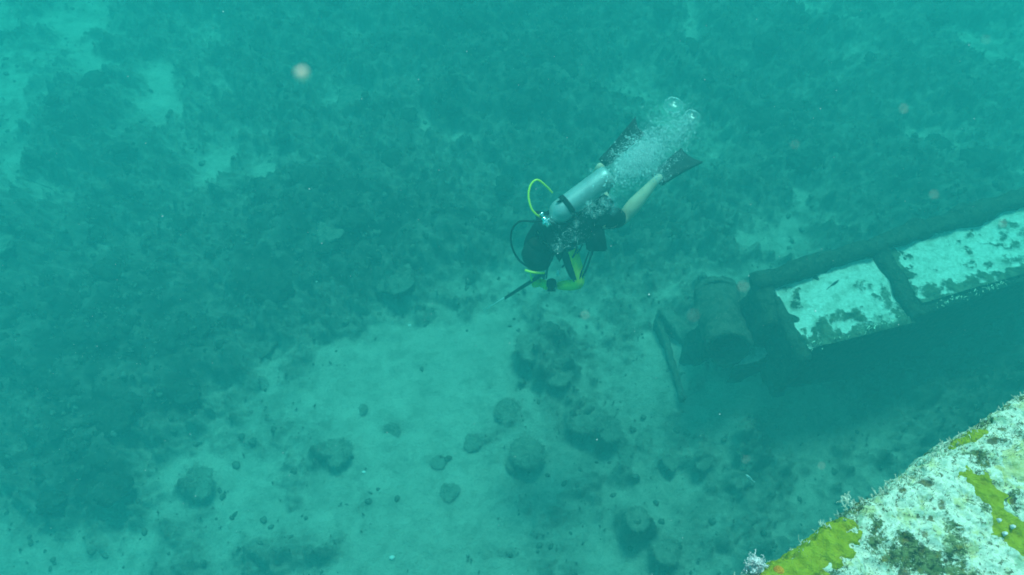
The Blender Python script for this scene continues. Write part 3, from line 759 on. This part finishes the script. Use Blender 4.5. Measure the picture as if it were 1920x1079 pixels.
# sponges: raised patches following the deck
def sponge(name, poly, m, h, label, wob=10, er=16, sl=(-.09, .5)):
    cs = [px(u, v, ZN) for u, v in poly]; tt = [c @ E for c in cs]
    t_ = np.arange(min(tt) - .03, max(tt) + .03, .0026); s_ = np.arange(sl[0], sl[1], .0026)
    A_, B_ = np.meshgrid(t_, s_, indexing='ij'); A_, B_ = A_.ravel(), B_.ravel()
    P0 = deck_point(A_, B_); u, v = to_px(P0[:, 0], P0[:, 1], ZN)
    u = u + (fbm(A_ * 30, B_ * 30, 4, 81) - .5) * 2 * wob; v = v + (fbm(A_ * 30, B_ * 30, 4, 87) - .5) * 2 * wob
    sdv = polysd(u, v, poly) - er * sstep(.52, .68, fbm(A_ * 60, B_ * 60, 4, 92)) + (fbm(A_ * 110, B_ * 110, 3, 93) - .5) * 9 + 6
    keep = sdv > 0
    lift = h * sstep(-2, 12, sdv) * (.7 + .6 * fbm(A_ * 45, B_ * 45, 3, 95)) - .002
    P1 = deck_point(A_, B_, lift); Fq = grid_faces(len(t_), len(s_)); Fq = Fq[keep[Fq].any(1)]
    used = np.unique(Fq); mp = -np.ones(len(P1), int); mp[used] = np.arange(len(used))
    c = P1[used].mean(0)
    o = obj(name, P1[used], mp[Fq], m, origin=c); return tag(o, label, 'sponge')
sponge('encrusting_sponge', YEL1, M['sponge'], .009, 'large bright yellow sponge wrapped over the near deck edge at the bottom')
sponge('encrusting_sponge', YEL2, M['sponge'], .005, 'small yellow green sponge on the upper part of the near deck edge', 5, 5)
sponge('encrusting_sponge', YEL3, M['sponge'], .004, 'long yellow sponge running down the middle of the near deck to the right edge', 7, 5)
sponge('encrusting_sponge', YEL4, M['sponge_pale'], .003, 'pale cream sponge crust at the right edge of the near deck', 9)
V, Fc = I3; c = deck_point(np.array([px(1451, 1053, ZN) @ E]), np.array([.02]))[0]
tag(obj('sponge_knob', V * (1 + .5 * n3(V, 3, 5))[:, None] * .013 + c, Fc, M['orange'], origin=c), 'small orange sponge knob at the lower left end of the near deck edge', 'sponge')
# fuzzy growth along the lip
def branchlet(mb, p, d, L, r, rr, depth=0):
    d = d / np.linalg.norm(d); q = p + d * L
    mb.tube([p, p + d * L * .5 + rr.normal(0, L * .06, 3), q], [r, r * .8, r * .4], 3, False)
    if depth < 2:
        for k in range(rr.integers(3, 6)):
            f = rr.uniform(.25, 1); dd = d + rr.normal(0, .7, 3); branchlet(mb, p + d * L * f, dd, L * rr.uniform(.3, .5), r * .7, rr, depth + 1)
rr = np.random.default_rng(4); mb = MB()
for i in range(230):
    t = rr.uniform(.50, 1.50); s = rr.uniform(-.05, .008)
    k = .5 + 1.0 * vnoise(np.array([t * 14]), np.array([1.0]), 3)[0] ** 2
    p = deck_point(np.array([t]), np.array([s]))[0]
    branchlet(mb, p, -NN * rr.uniform(.4, 1.2) + np.array([0, 0, rr.uniform(.2, 1.0)]) + E * rr.normal(0, .4), rr.uniform(.007, .020) * k, .0011, rr)
tag(mb.build('hydroid_fringe', M['hydroid'], hull), kind='stuff')
mb = MB()
for i in range(15000):
    t, s = rr.uniform(.45, 1.55), rr.uniform(-.03, .45)
    if vnoise(np.array([t * 16]), np.array([s * 16]), 71)[0] < rr.uniform(.35, .8): continue
    p = deck_point(np.array([t]), np.array([s]))[0]; d = np.array([0, 0, 1.0]) - NN * (.5 if s < .04 else 0) + rr.normal(0, .5, 3); L = rr.uniform(.003, .009)
    q = np.cross(d, rr.normal(0, 1, 3)); q = q / np.linalg.norm(q) * .0009
    mb.add([p - q, p + q, p + d * L], [(0, 1, 2)])
tag(mb.build('algae_turf', M['turfblade'], hull, smooth=False), kind='stuff')
# white lacy coral at the lower left end
cc = np.array(px(1416, 1060, ZN - .01)); ct = empty('lace_coral', cc, 'frilly white coral tuft at the lower left end of the near deck edge', 'coral')
mb = MB(); rr = np.random.default_rng(12)
for i in range(46):
    d = rr.normal(0, 1, 3) + np.array([-.3, .1, .8]); branchlet(mb, cc + rr.normal(0, .007, 3), d, rr.uniform(.012, .022), .0017, rr)
mb.build('branches', M['whitecoral'], ct)
V, Fc = I3; obj('core', V * (1 + .9 * n3(V, 3, 9))[:, None] * .016 + cc + np.array([.004, 0, -.006]), Fc, M['whitecoral'], ct)
mb = MB()
cd = np.array(px(1592, 948, ZN))
ct2 = empty('lace_coral', cd, 'grey branched tuft sticking out from the middle of the near deck edge', 'coral')
for i in range(26): branchlet(mb, cd + rr.normal(0, .007, 3) - NN * .003, -NN * .9 + rr.normal(0, .6, 3) + np.array([0, 0, .5]), rr.uniform(.008, .015), .0011, rr)
mb.build('branches', M['hydroid'], ct2)
# white pimples on the long sponge
for (u, v, lab) in ((1876, 975, 'white barnacle on the long yellow sponge, topmost of three'), (1902, 987, 'white barnacle on the long yellow sponge, rightmost of three'), (1887, 1000, 'white barnacle on the long yellow sponge, lowest of three')):
    p = px(u, v, ZN + .008); prof = [(.0045, -.008), (.0038, -.002), (.0026, .001), (.0014, .0012), (.001, -.001)]; V, Fc = [], []
    for i, (r_, z_) in enumerate(prof):
        for k in range(12):
            a = k * math.pi / 6; q = r_ * (1 + .12 * math.cos(3 * a)); V.append((p[0] + q * math.cos(a), p[1] + q * math.sin(a), p[2] + z_))
    for i in range(4):
        for k in range(12): Fc.append((i * 12 + k, i * 12 + (k + 1) % 12, (i + 1) * 12 + (k + 1) % 12, (i + 1) * 12 + k))
    Fc.append(tuple(48 + k for k in range(12)))
    tag(obj('barnacle', V, Fc, M['whitecoral'], origin=p), lab, 'barnacle')

# ------------------------------------------------------------------ the diver
DD = 5.8
def P3(cx, cy, z=0.0): return Vector(pxd(860 + cx / 2.346, 160 + cy / 2.346, DD - z))
K = .00187                      # metres per drawing unit
diver = empty('person', P3(600, 545, -.2), 'scuba diver in black and yellow swimming head down with a silver tank', 'person')
VW = (P3(500, 500, 1) - P3(500, 500, 0)).normalized()       # towards the camera
J = {
 'pelvis': P3(610, 545, -.22), 'waist': P3(545, 590, -.25), 'chest': P3(470, 625, -.27), 'collar': P3(408, 655, -.29),
 'neck': P3(388, 680, -.31), 'skull_base': P3(368, 705, -.33), 'head': P3(350, 735, -.35), 'brow': P3(342, 765, -.38),
 'lsh': P3(352, 622, -.24), 'lel': P3(308, 705, -.42), 'lwr': P3(330, 815, -.55), 'lha': P3(338, 848, -.58),
 'rsh': P3(478, 705, -.30), 'rel': P3(532, 878, -.36), 'rwr': P3(432, 882, -.50), 'rha': P3(398, 875, -.55),
 'lhip': P3(625, 510, -.26), 'lkn': P3(592, 440, -.60), 'lan': P3(617, 366, -.30), 'lft': P3(634, 345, -.30),
 'rhip': P3(630, 580, -.24), 'rkn': P3(722, 588, -.46), 'rca': P3(768, 532, -.43), 'ran': P3(868, 418, -.40), 'rft': P3(895, 395, -.40)}
J['ltm'] = J['lhip'].lerp(J['lkn'], .5); J['rtm'] = J['rhip'].lerp(J['rkn'], .5); J['lca'] = J['lkn'].lerp(J['lan'], .35)
J['lfm'] = J['lel'].lerp(J['lwr'], .35); J['rfm'] = J['rel'].lerp(J['rwr'], .35)
J['lum'] = J['lsh'].lerp(J['lel'], .5); J['rum'] = J['rsh'].lerp(J['rel'], .5)
ED = [('pelvis', 'waist'), ('waist', 'chest'), ('chest', 'collar'), ('collar', 'neck'), ('neck', 'skull_base'), ('skull_base', 'head'), ('head', 'brow'),
 ('collar', 'lsh'), ('lsh', 'lum'), ('lum', 'lel'), ('lel', 'lfm'), ('lfm', 'lwr'), ('lwr', 'lha'), ('collar', 'rsh'), ('rsh', 'rum'), ('rum', 'rel'), ('rel', 'rfm'), ('rfm', 'rwr'), ('rwr', 'rha'),
 ('pelvis', 'lhip'), ('lhip', 'ltm'), ('ltm', 'lkn'), ('lkn', 'lca'), ('lca', 'lan'), ('lan', 'lft'), ('pelvis', 'rhip'), ('rhip', 'rtm'), ('rtm', 'rkn'), ('rkn', 'rca'), ('rca', 'ran'), ('ran', 'rft')]
RD = dict(pelvis=.135, waist=.125, chest=.145, collar=.11, neck=.085, skull_base=.10, head=.10, brow=.075, lsh=.068, lum=.055, lel=.045, lfm=.045, lwr=.03, lha=.035,
 rsh=.078, rum=.072, rel=.052, rfm=.045, rwr=.03, rha=.035, lhip=.10, ltm=.085, lkn=.06, lca=.058, lan=.036, lft=.04, rhip=.10, rtm=.085, rkn=.062, rca=.075, ran=.038, rft=.042)
bv, bf = skinned(J, ED, RD, 2); body = obj('body', bv, bf, M['skin'], diver)
def sub(keys, grow):
    ks = [k for k in J if k in keys]; ks.sort(key=lambda k: 0 if k in ('chest', 'pelvis') else 1)
    return {k: J[k] for k in ks}, [(a, b) for a, b in ED if a in keys and b in keys], {k: RD[k] + grow for k in ks}
tv_, tf_ = skinned(*sub({'pelvis', 'waist', 'chest', 'collar', 'neck', 'lsh', 'lum', 'lel', 'lfm', 'lwr', 'rsh', 'rum', 'rel', 'rfm', 'rwr'}, .010), 2)
RSIDE = (P3(700, 700) - P3(500, 700)).normalized(); DOWN = (P3(500, 900) - P3(500, 700)).normalized()
mi = []
for q in tf_:
    c = sum((Vector(tv_[i]) for i in q), Vector((0, 0, 0))) / len(q)
    a, b = J['rsh'], J['rel']; t = (c - a).dot(b - a) / (b - a).length_squared
    yel = 0
    if t > .12 and (c - a.lerp(b, min(max(t, 0), 1))).length < .09:
        o_ = (c - a.lerp(b, min(t, 1)))
        if o_.dot(RSIDE) > -.004: yel = 1
    for (u_, v_) in (('rel', 'rwr'), ('lfm', 'lwr')):
        a, b = J[u_], J[v_]; t = (c - a).dot(b - a) / (b - a).length_squared
        if -.15 < t < 1.3 and (c - a.lerp(b, min(max(t, 0), 1))).length < .08 and (v_ == 'rwr' or t > .75): yel = 1
    mi.append(yel)
obj('rash_guard', tv_, tf_, [M['black'], M['yellow']], diver, mi=mi)
sv_, sf_ = skinned(*sub({'pelvis', 'waist', 'lhip', 'ltm', 'rhip', 'rtm', 'rkn'}, .022), 2)
obj('shorts', sv_, sf_, M['black'], diver)
for (cx, cy, s) in ((708, 598, 1.0), (672, 632, .8)):
    c = P3(cx, cy, -.36)
    pts = [c + RSIDE * (a * .016 * s) - DOWN * (b * .013 * s) for a, b in ((-1.6, .6), (-.6, 1.6), (.2, .8), (-.9, .2), (.6, .4), (1.5, -.3), (.2, -.5), (-.8, -.8), (.4, -1.2), (1.2, -1.3))]
    mb = MB(); mb.tube(pts, .0026, 5); mb.build('printed_pattern', M['print'], diver)
# hair, mask, mouthpiece
V, Fc = I3; hc = J['head'].lerp(J['brow'], .2)
hn = (J['brow'] - J['skull_base']).normalized()
hk = {'head': J['head'].lerp(J['brow'], .2) + VW * .012, 'skull_base': J['skull_base'] + VW * .012, 'neck': J['neck'] + VW * .008}
hvv, hff = skinned(hk, [('head', 'skull_base'), ('skull_base', 'neck')], dict(head=.135, skull_base=.132, neck=.108), 3)
hvv = np.array(hvv); hcn = np.array(hc); dv = hvv - hcn; dl = np.linalg.norm(dv, axis=1, keepdims=True)
hvv = hvv + dv / dl * (.05 * n3(dv, 14, 3) + .035 * n3(dv, 36, 5))[:, None]
obj('hair', hvv, hff, M['hair'], diver)
hv = I4[0] * (1 + .16 * n3(I4[0], 2.2, 3) + .10 * n3(I4[0], 6, 5))[:, None] * np.array([.138, .155, .13])
obj('hair', hv + np.array(hc + DOWN * .01 + VW * .012), I4[1], M['hair'], diver)
face = (-VW * .75 + DOWN * .25 - RSIDE * .5).normalized(); fs = face.cross(hn).normalized(); fu_ = fs.cross(face)
mb = MB(); mb.box(hc + face * .125, fs, fu_, face, .075, .045, .03); mb.build('mask', M['blackgear'], diver, bevel=.014)
mb = MB(); mb.box(hc + face * .158, fs, fu_, face, .06, .03, .003); mb.build('lens', M['glass'], diver, bevel=.002)
mb = MB(); mp = hc + face * .13 - fu_ * .095
mb.tube([mp - face * .03, mp - face * .005, mp + face * .03, mp + face * .05], [.02, .04, .038, .02], 16); mb.build('regulator', M['blackgear'], diver)
# hands: palm and five curled fingers, gloved
def hand(c, d, n, gripaxis, m):
    d, n = d.normalized(), n.normalized(); s = d.cross(n).normalized(); keys, ed, rd = {}, [], {}
    keys['w'] = c - d * .05; rd['w'] = (.026, .02); keys['p'] = c; rd['p'] = (.036, .018); ed.append(('w', 'p'))
    for i, (o_, L) in enumerate(((-.03, .030), (-.01, .034), (.01, .032), (.03, .026))):
        a = c + s * o_ + d * .022; keys[f'k{i}'] = a; rd[f'k{i}'] = .011; ed.append(('p', f'k{i}'))
        b = a + d * L; e = b - n * L * .8 + d * .006; g = e - n * .006 - d * L * .7
        for nm, q, r_ in ((f'a{i}', b, .010), (f'b{i}', e, .009), (f'c{i}', g, .0075)): keys[nm] = q; rd[nm] = r_
        ed += [(f'k{i}', f'a{i}'), (f'a{i}', f'b{i}'), (f'b{i}', f'c{i}')]
    a = c - s * .038 - d * .015; b = a - s * .012 - n * .022 + d * .015; e = b + s * .012 - n * .014 + d * .022
    keys['t0'], keys['t1'], keys['t2'] = a, b, e; rd['t0'], rd['t1'], rd['t2'] = .014, .011, .009
    ed += [('p', 't0'), ('t0', 't1'), ('t1', 't2')]
    V, Fc = skinned(keys, ed, rd, 1); return obj('glove', V, Fc, m, diver)
hand(J['lha'] + DOWN * .03, (J['lha'] - J['lwr']), VW, None, M['yellow'])
hand(J['rha'] - RSIDE * .03, (J['rha'] - J['rwr']), VW, None, M['yellow'])
# tank, with its band, valve and first stage
T0, T1 = P3(641, 412, -.02), P3(452, 552, -.02); td = (T1 - T0).normalized()
prof = [(0, .03), (.006, .075), (.025, .092), (.05, .098)] + [(x, .099) for x in np.linspace(.08, .50, 12)] + [(.53, .095), (.56, .083), (.585, .062), (.60, .038), (.612, .028)]
Ltot = (T1 - T0).length + .17
st = T0 - td * .06
mb = MB(); mb.tube([st + td * (x / .612 * Ltot) for x, r in prof], [r * .99 for x, r in prof], 36)
tank = mb.build('tank', M['tank'], diver)
def band(x, w_, r, nm, m, par):
    mb = MB(); mb.tube([st + td * (x - w_ / 2), st + td * (x - w_ / 2 + .002), st + td * (x + w_ / 2 - .002), st + td * (x + w_ / 2)], [r - .005, r, r, r - .005], 36); return mb.build(nm, m, par)
band(Ltot * .72, .045, .1035, 'cam_band', M['blackgear'], tank)
mb = MB(); mb.box(st + td * Ltot * .72 + VW * .085 - RSIDE * .05 - DOWN * .05, td, RSIDE, VW, .03, .02, .012); mb.build('buckle', M['blackgear'], tank, bevel=.004)
ve = st + td * (Ltot + .02)
mb = MB(); mb.tube([st + td * (Ltot - .005), ve, ve + td * .035], [.016, .016, .013], 14); vside = td.cross(VW).normalized()
mb.tube([ve + td * .02 - vside * .02, ve + td * .02 + vside * .06], .013, 12); mb.tube([ve + td * .02 + vside * .06, ve + td * .02 + vside * .085], .022, 12)
mb.build('valve', M['chrome'], tank)
fsg = ve + td * .025 + VW * .03
mb = MB(); mb.tube([fsg - vside * .045, fsg - vside * .04, fsg + vside * .04, fsg + vside * .045], [.018, .024, .024, .018], 16)
mb.tube([fsg, fsg + td * .03 + VW * .015], [.016, .016], 12)
for k in (-1, 1): mb.tube([fsg + vside * .025 * k, fsg + vside * .03 * k + VW * .03], .009, 10)
mb.build('first_stage', M['chrome'], tank)
# buoyancy vest, pocket, straps
vk = {'chest': J['chest'] + VW * .02, 'collar': J['collar'] + VW * .02, 'waist': J['waist'] + VW * .02, 'low': J['waist'].lerp(J['pelvis'], .75) + VW * .01,
      'ls': J['lsh'].lerp(J['collar'], .3) + VW * .02, 'rs': J['rsh'].lerp(J['collar'], .35) + VW * .02}
V, Fc = skinned(vk, [('chest', 'collar'), ('chest', 'waist'), ('waist', 'low'), ('collar', 'ls'), ('collar', 'rs')], dict(chest=.18, collar=.15, waist=.155, low=.148, ls=.10, rs=.095), 2)
vest = obj('buoyancy_vest', V, Fc, M['blackgear'], diver)
mb = MB(); pc = P3(600, 682, -.20); pa = (P3(638, 600) - P3(556, 640)).normalized()
pu = (P3(645, 730) - P3(628, 620)).normalized()
mb.box(pc + DOWN * -.02, RSIDE, pu, VW, .088, .115, .028); mb.build('pocket', M['blackgear'], vest, bevel=.014)
mb = MB(); mb.box(P3(470, 560, -.06), td, VW.cross(td), VW, .17, .10, .03); mb.build('backplate', M['blackgear'], vest, bevel=.015)
def spline(pts, n=10):
    out = []; P_ = [pts[0]] + list(pts) + [pts[-1]]
    for i in range(1, len(P_) - 2):
        for k in range(n):
            t = k / n; a, b, c, d = P_[i - 1], P_[i], P_[i + 1], P_[i + 2]
            out.append(.5 * ((2 * b) + (c - a) * t + (2 * a - 5 * b + 4 * c - d) * t * t + (3 * b - a - 3 * c + d) * t ** 3))
    out.append(pts[-1]); return out
def hose(nm, pts, r, m, par=diver):
    mb = MB(); mb.tube(spline([P3(*p) for p in pts]), r, 10); return mb.build(nm, m, par)
hose('strap', [(572, 735, -.2), (555, 785, -.24), (538, 830, -.28), (530, 856, -.30)], .007, M['blackgear'], vest)
hose('strap', [(590, 728, -.2), (574, 775, -.24), (558, 818, -.28), (540, 850, -.31), (520, 868, -.32)], .009, M['blackgear'], vest)
hose('strap', [(545, 700, -.2), (532, 725, -.22), (520, 740, -.24)], .006, M['blackgear'], vest)
hose('hose', [(412, 474, -.08), (380, 440, -.02), (345, 417, .02), (318, 438, .03), (307, 485, .03), (318, 538, .02), (338, 566, .0), (360, 582, -.03)], .0085, M['yellowhose'])
hose('hose', [(395, 590, -.05), (340, 600, -.02), (270, 600, -.02), (234, 640, -.05), (232, 700, -.12), (255, 755, -.25), (290, 790, -.35), (322, 800, -.40)], .0085, M['blackgear'])
hose('hose', [(405, 595, -.05), (440, 640, -.03), (430, 720, -.10), (395, 790, -.2), (385, 850, -.4)], .008, M['blackgear'])
hose('hose', [(425, 590, -.05), (490, 620, 0), (520, 700, -.08), (500, 760, -.25), (455, 800, -.36)], .008, M['blackgear'])
hose('snorkel', [(292, 814, -.28), (318, 822, -.27), (350, 826, -.27), (378, 826, -.28)], .011, M['yellowhose'])
hose('strap', [(316, 826, -.28), (318, 845, -.32), (322, 862, -.36)], .006, M['yellowhose'])
mb = MB(); mb.box(P3(438, 826, -.36), (RSIDE + DOWN * .35).normalized(), (DOWN - RSIDE * .35).normalized(), VW, .014, .026, .008); mb.build('gauge', M['print'], diver, bevel=.003)
mb = MB(); c = P3(408, 878, -.42); mb.tube([c - VW * .02 - DOWN * .02, c + VW * .012, c + VW * .02], [.045, .045, .03], 18); mb.tube([c + DOWN * .02, c + DOWN * .06], [.03, .04], 12); mb.build('wrist_computer', M['blackgear'], diver)
# fins
def fin(heel, tip, wd, nrm, tipcut=0.0):
    heel, tip = Vector(heel), Vector(tip); a = (tip - heel).normalized(); L = (tip - heel).length; nrm = (nrm - a * nrm.dot(a)).normalized(); s = a.cross(nrm)
    rows = 14; V, Fc = [], []
    for i in range(rows + 1):
        f = i / rows; w_ = wd * (.62 + .2 * f if f < .3 else .68 + .45 * (f - .3)) ; th = .032 * (1 - f) ** 1.5 + .004
        bend = math.sin(f * 2.2) * .03
        for j, q in enumerate(np.linspace(-1, 1, 9)):
            rib = .009 if abs(q) in (1.0,) else (.003 if j == 4 else 0)
            end = -.03 * (1 - abs(q)) * (1 if i == rows else 0)
            c = heel + a * (L * f + end + tipcut * q * f) + s * w_ * .5 * q + nrm * bend
            V += [c + nrm * (th * (1 - (abs(q) * (1 - f)) ** 2 * .7) + rib), c - nrm * (th * (1 - (abs(q) * (1 - f)) ** 2 * .7) + rib)]
    for i in range(rows):
        for j in range(8):
            p = (i * 9 + j) * 2; q = ((i + 1) * 9 + j) * 2
            Fc += [(p, p + 2, q + 2, q), (p + 1, q + 1, q + 3, p + 3)]
    for j in range(8):
        p = j * 2; Fc.append((p, p + 1, p + 3, p + 2)); p = (rows * 9 + j) * 2; Fc.append((p, p + 2, p + 3, p + 1))
    for i in range(rows):
        p = i * 18; q = p + 18; Fc += [(p, q, q + 1, p + 1), (p + 16, p + 17, q + 17, q + 16)]
    return obj('fin', V, Fc, M['fin'], diver)
fin(P3(634, 345, -.34), P3(796, 178, -.30), .165, VW + RSIDE * .15, -.02)
fin(P3(872, 415, -.42), P3(1022, 318, -.58), .23, VW * .75 - DOWN * .45, .02)

# the spear in the diver's hands
sp_a, sp_b, sp_c = P3(378, 826, -.50), P3(205, 936, -.72), P3(108, 992, -.86)
spear = empty('speargun', sp_a, 'thin dark speargun with a pale steel tip pointing down left from the diver', 'speargun')
mb = MB(); mb.tube([sp_a, sp_a.lerp(sp_b, .5), sp_b], [.018, .017, .013], 10); mb.build('barrel', M['blackgear'], spear)
mb = MB(); off = DOWN * .012 + VW * .012; mb.tube([sp_a.lerp(sp_b, .1) + off, sp_b + off * .8], .005, 6); mb.build('band', M['blackgear'], spear)
mb = MB(); mb.tube([sp_a.lerp(sp_b, .05) - DOWN * .018, sp_b - DOWN * .008, sp_c], [.004, .005, .004], 8); mb.build('shaft', M['silver'], spear)
mb = MB(); g = sp_a.lerp(sp_b, .03); mb.tube([g, g + DOWN * .05 - VW * .06], [.014, .012], 8); mb.build('grip', M['blackgear'], spear)

# ------------------------------------------------------------------ air
V3, F3 = I3; bub = proto('air_bubble', (V3, F3), M['bubble'])
def bubble(cx, cy, z, r, label, group=None, flat=.62, lum=None):
    o = bpy.data.objects.new('air_bubble', bub); COL.objects.link(o); o.location = P3(cx, cy, z)
    o.scale = (r * K, r * K * .95, r * K * flat); tag(o, label, 'air bubble', group); return o
def dome(cx, cy, z, r, label):
    """a large rising bubble: thin rounded cap, hollow below"""
    p = P3(cx, cy, z); V, Fc = [], []; S = 36; rings = 12; r = r * K
    for sgn, top in ((1, .8), (-1, -.35)):
        for i in range(rings + 1):
            a = i / rings * math.pi / 2
            for k in range(S):
                b = 2 * math.pi * k / S; w_ = 1 + .06 * math.sin(3 * b + i * .3) + .04 * math.sin(7 * b + sgn)
                V.append((p.x + r * w_ * math.sin(a) * math.cos(b), p.y + r * w_ * math.sin(a) * math.sin(b), p.z + r * top * math.cos(a)))
        o_ = 0 if sgn == 1 else (rings + 1) * S
        for i in range(rings):
            for k in range(S): Fc.append((o_ + i * S + k, o_ + i * S + (k + 1) % S, o_ + (i + 1) * S + (k + 1) % S, o_ + (i + 1) * S + k))
    tag(obj('air_bubble', V, Fc, M['bubble'], origin=p), label, 'air bubble')
dome(944, 92, .75, 37, 'biggest dome shaped air bubble, topmost of the trail')
dome(1023, 143, .72, 33, 'second dome shaped air bubble right below the topmost one')
for (cx, cy, z, r, lab) in ((672, 297, .1, 13, 'lone air bubble beside the root of the upper fin'), (580, 374, .05, 11, 'lone air bubble at the upper left side of the tank'),
  (517, 606, .12, 15, 'round air bubble over the black vest below the tank shoulder'), (436, 716, .0, 24, 'largest air bubble over the diver head and shoulder'), (855, 315, .5, 11, 'air bubble in the middle of the milky cloud')):
    bubble(cx, cy, z, r, lab)
random.seed(21)
for i in range(46):
    k = i % 3
    if i < 24: cx, cy, z, r = random.uniform(560, 715), random.gauss(520, 16) , random.uniform(0, .2), random.uniform(8, 17)
    elif i < 36: cx, cy, z, r = random.gauss(485, 35), random.gauss(665, 28), random.uniform(-.05, .1), random.uniform(5, 12)
    else: cx, cy, z, r = random.gauss(800, 70), random.gauss(310, 50), random.uniform(.3, .6), random.uniform(6, 12)
    bubble(cx, cy, z, r, 'small round air bubble in the clusters trailing over the diver back', 'exhaled air bubbles')
# tiny bubbles nobody could count
rr = np.random.default_rng(31); V1, F1 = I1; VO = np.array([[1,0,0],[-1,0,0],[0,1,0],[0,-1,0],[0,0,1],[0,0,-1.]]); FO = np.array([[0,2,4],[2,1,4],[1,3,4],[3,0,4],[2,0,5],[1,2,5],[3,1,5],[0,3,5]])
allv, allf = [], []; nb = 0
def cloud(n, cx, cy, sx, sy, rot, z, sz, r0, r1):
    global nb
    for i in range(n):
        a, b = rr.normal(0, sx), rr.normal(0, sy); c_, s_ = math.cos(rot), math.sin(rot)
        p = P3(cx + a * c_ + b * s_, cy - a * s_ + b * c_, z + rr.normal(0, sz))
        r = r0 + (r1 - r0) * rr.random() ** 2
        Vq, Fq = (V1, F1) if r > .003 else (VO, FO)
        allv.append(Vq * r * np.array([1, 1, .8]) + np.array(p)); allf.append(Fq + nb); nb += len(Vq)
cloud(10000, 785, 325, 66, 38, .75, .35, .16, .0014, .0042)
cloud(750, 775, 330, 66, 40, .75, .40, .16, .003, .010)
cloud(2600, 730, 365, 44, 28, .6, .28, .12, .0014, .004)
cloud(5200, 880, 250, 90, 52, .85, .5, .15, .0014, .004)
cloud(420, 880, 260, 90, 52, .85, .5, .15, .003, .008)
cloud(1400, 985, 195, 40, 30, 1.0, .65, .1, .0014, .004)
cloud(1900, 850, 375, 28, 38, .7, .3, .1, .0014, .004)
cloud(900, 620, 530, 66, 22, .2, .08, .06, .0014, .004)
cloud(420, 490, 670, 46, 28, .6, .02, .05, .0014, .004)
cloud(160, 408, 590, 16, 14, .5, .05, .03, .0014, .0045)
tag(obj('bubble_cloud', np.vstack(allv), np.vstack(allf), M['foam']), 'milky plume of tiny air bubbles streaming up right from the diver', 'bubbles', kind='stuff')

# drifting flecks close to the lens and specks in the water
V2, F2 = I2
fl = proto('fleck', (V2 * (1 + .3 * n3(V2, 2.5, 4))[:, None], F2), M['particle'])
o = bpy.data.objects.new('floating_particle', fl); COL.objects.link(o); o.location = pxd(566, 138, .25); o.scale = (.0020,) * 3
tag(o, 'bright blurred pinkish particle floating in the water at the upper left', 'particle')
for (u, v, s) in ((1751, 366, .0018), (1694, 205, .0017), (1097, 592, .0016), (1540, 874, .0015), (1393, 538, .0017), (1398, 862, .0012), (1490, 272, .0012), (1848, 75, .0012), (1300, 592, .0012), (1880, 420, .0017)):
    o = bpy.data.objects.new('floating_particle', fl); COL.objects.link(o); o.location = pxd(u, v, .22 + random.random() * .16); o.scale = (s * .42,) * 3
    tag(o, 'faint blurred reddish particle drifting close to the camera', 'particle', 'faint particles drifting in the water')
rr = np.random.default_rng(77); allv, allf = [], []; nb = 0
for i in range(420):
    u, v, d_ = rr.uniform(0, 1920), rr.uniform(0, 1079), rr.uniform(1.2, 6.0)
    p = pxd(u, v, d_)
    if p[2] < .5 or (u > 1380 and v > 700): continue
    allv.append(V1 * rr.uniform(.0006, .0016) + p); allf.append(F1 + nb); nb += len(V1)
tag(obj('suspended_specks', np.vstack(allv), np.vstack(allf), M['whitecoral']), 'fine pale specks suspended all through the water', 'particles', kind='stuff')
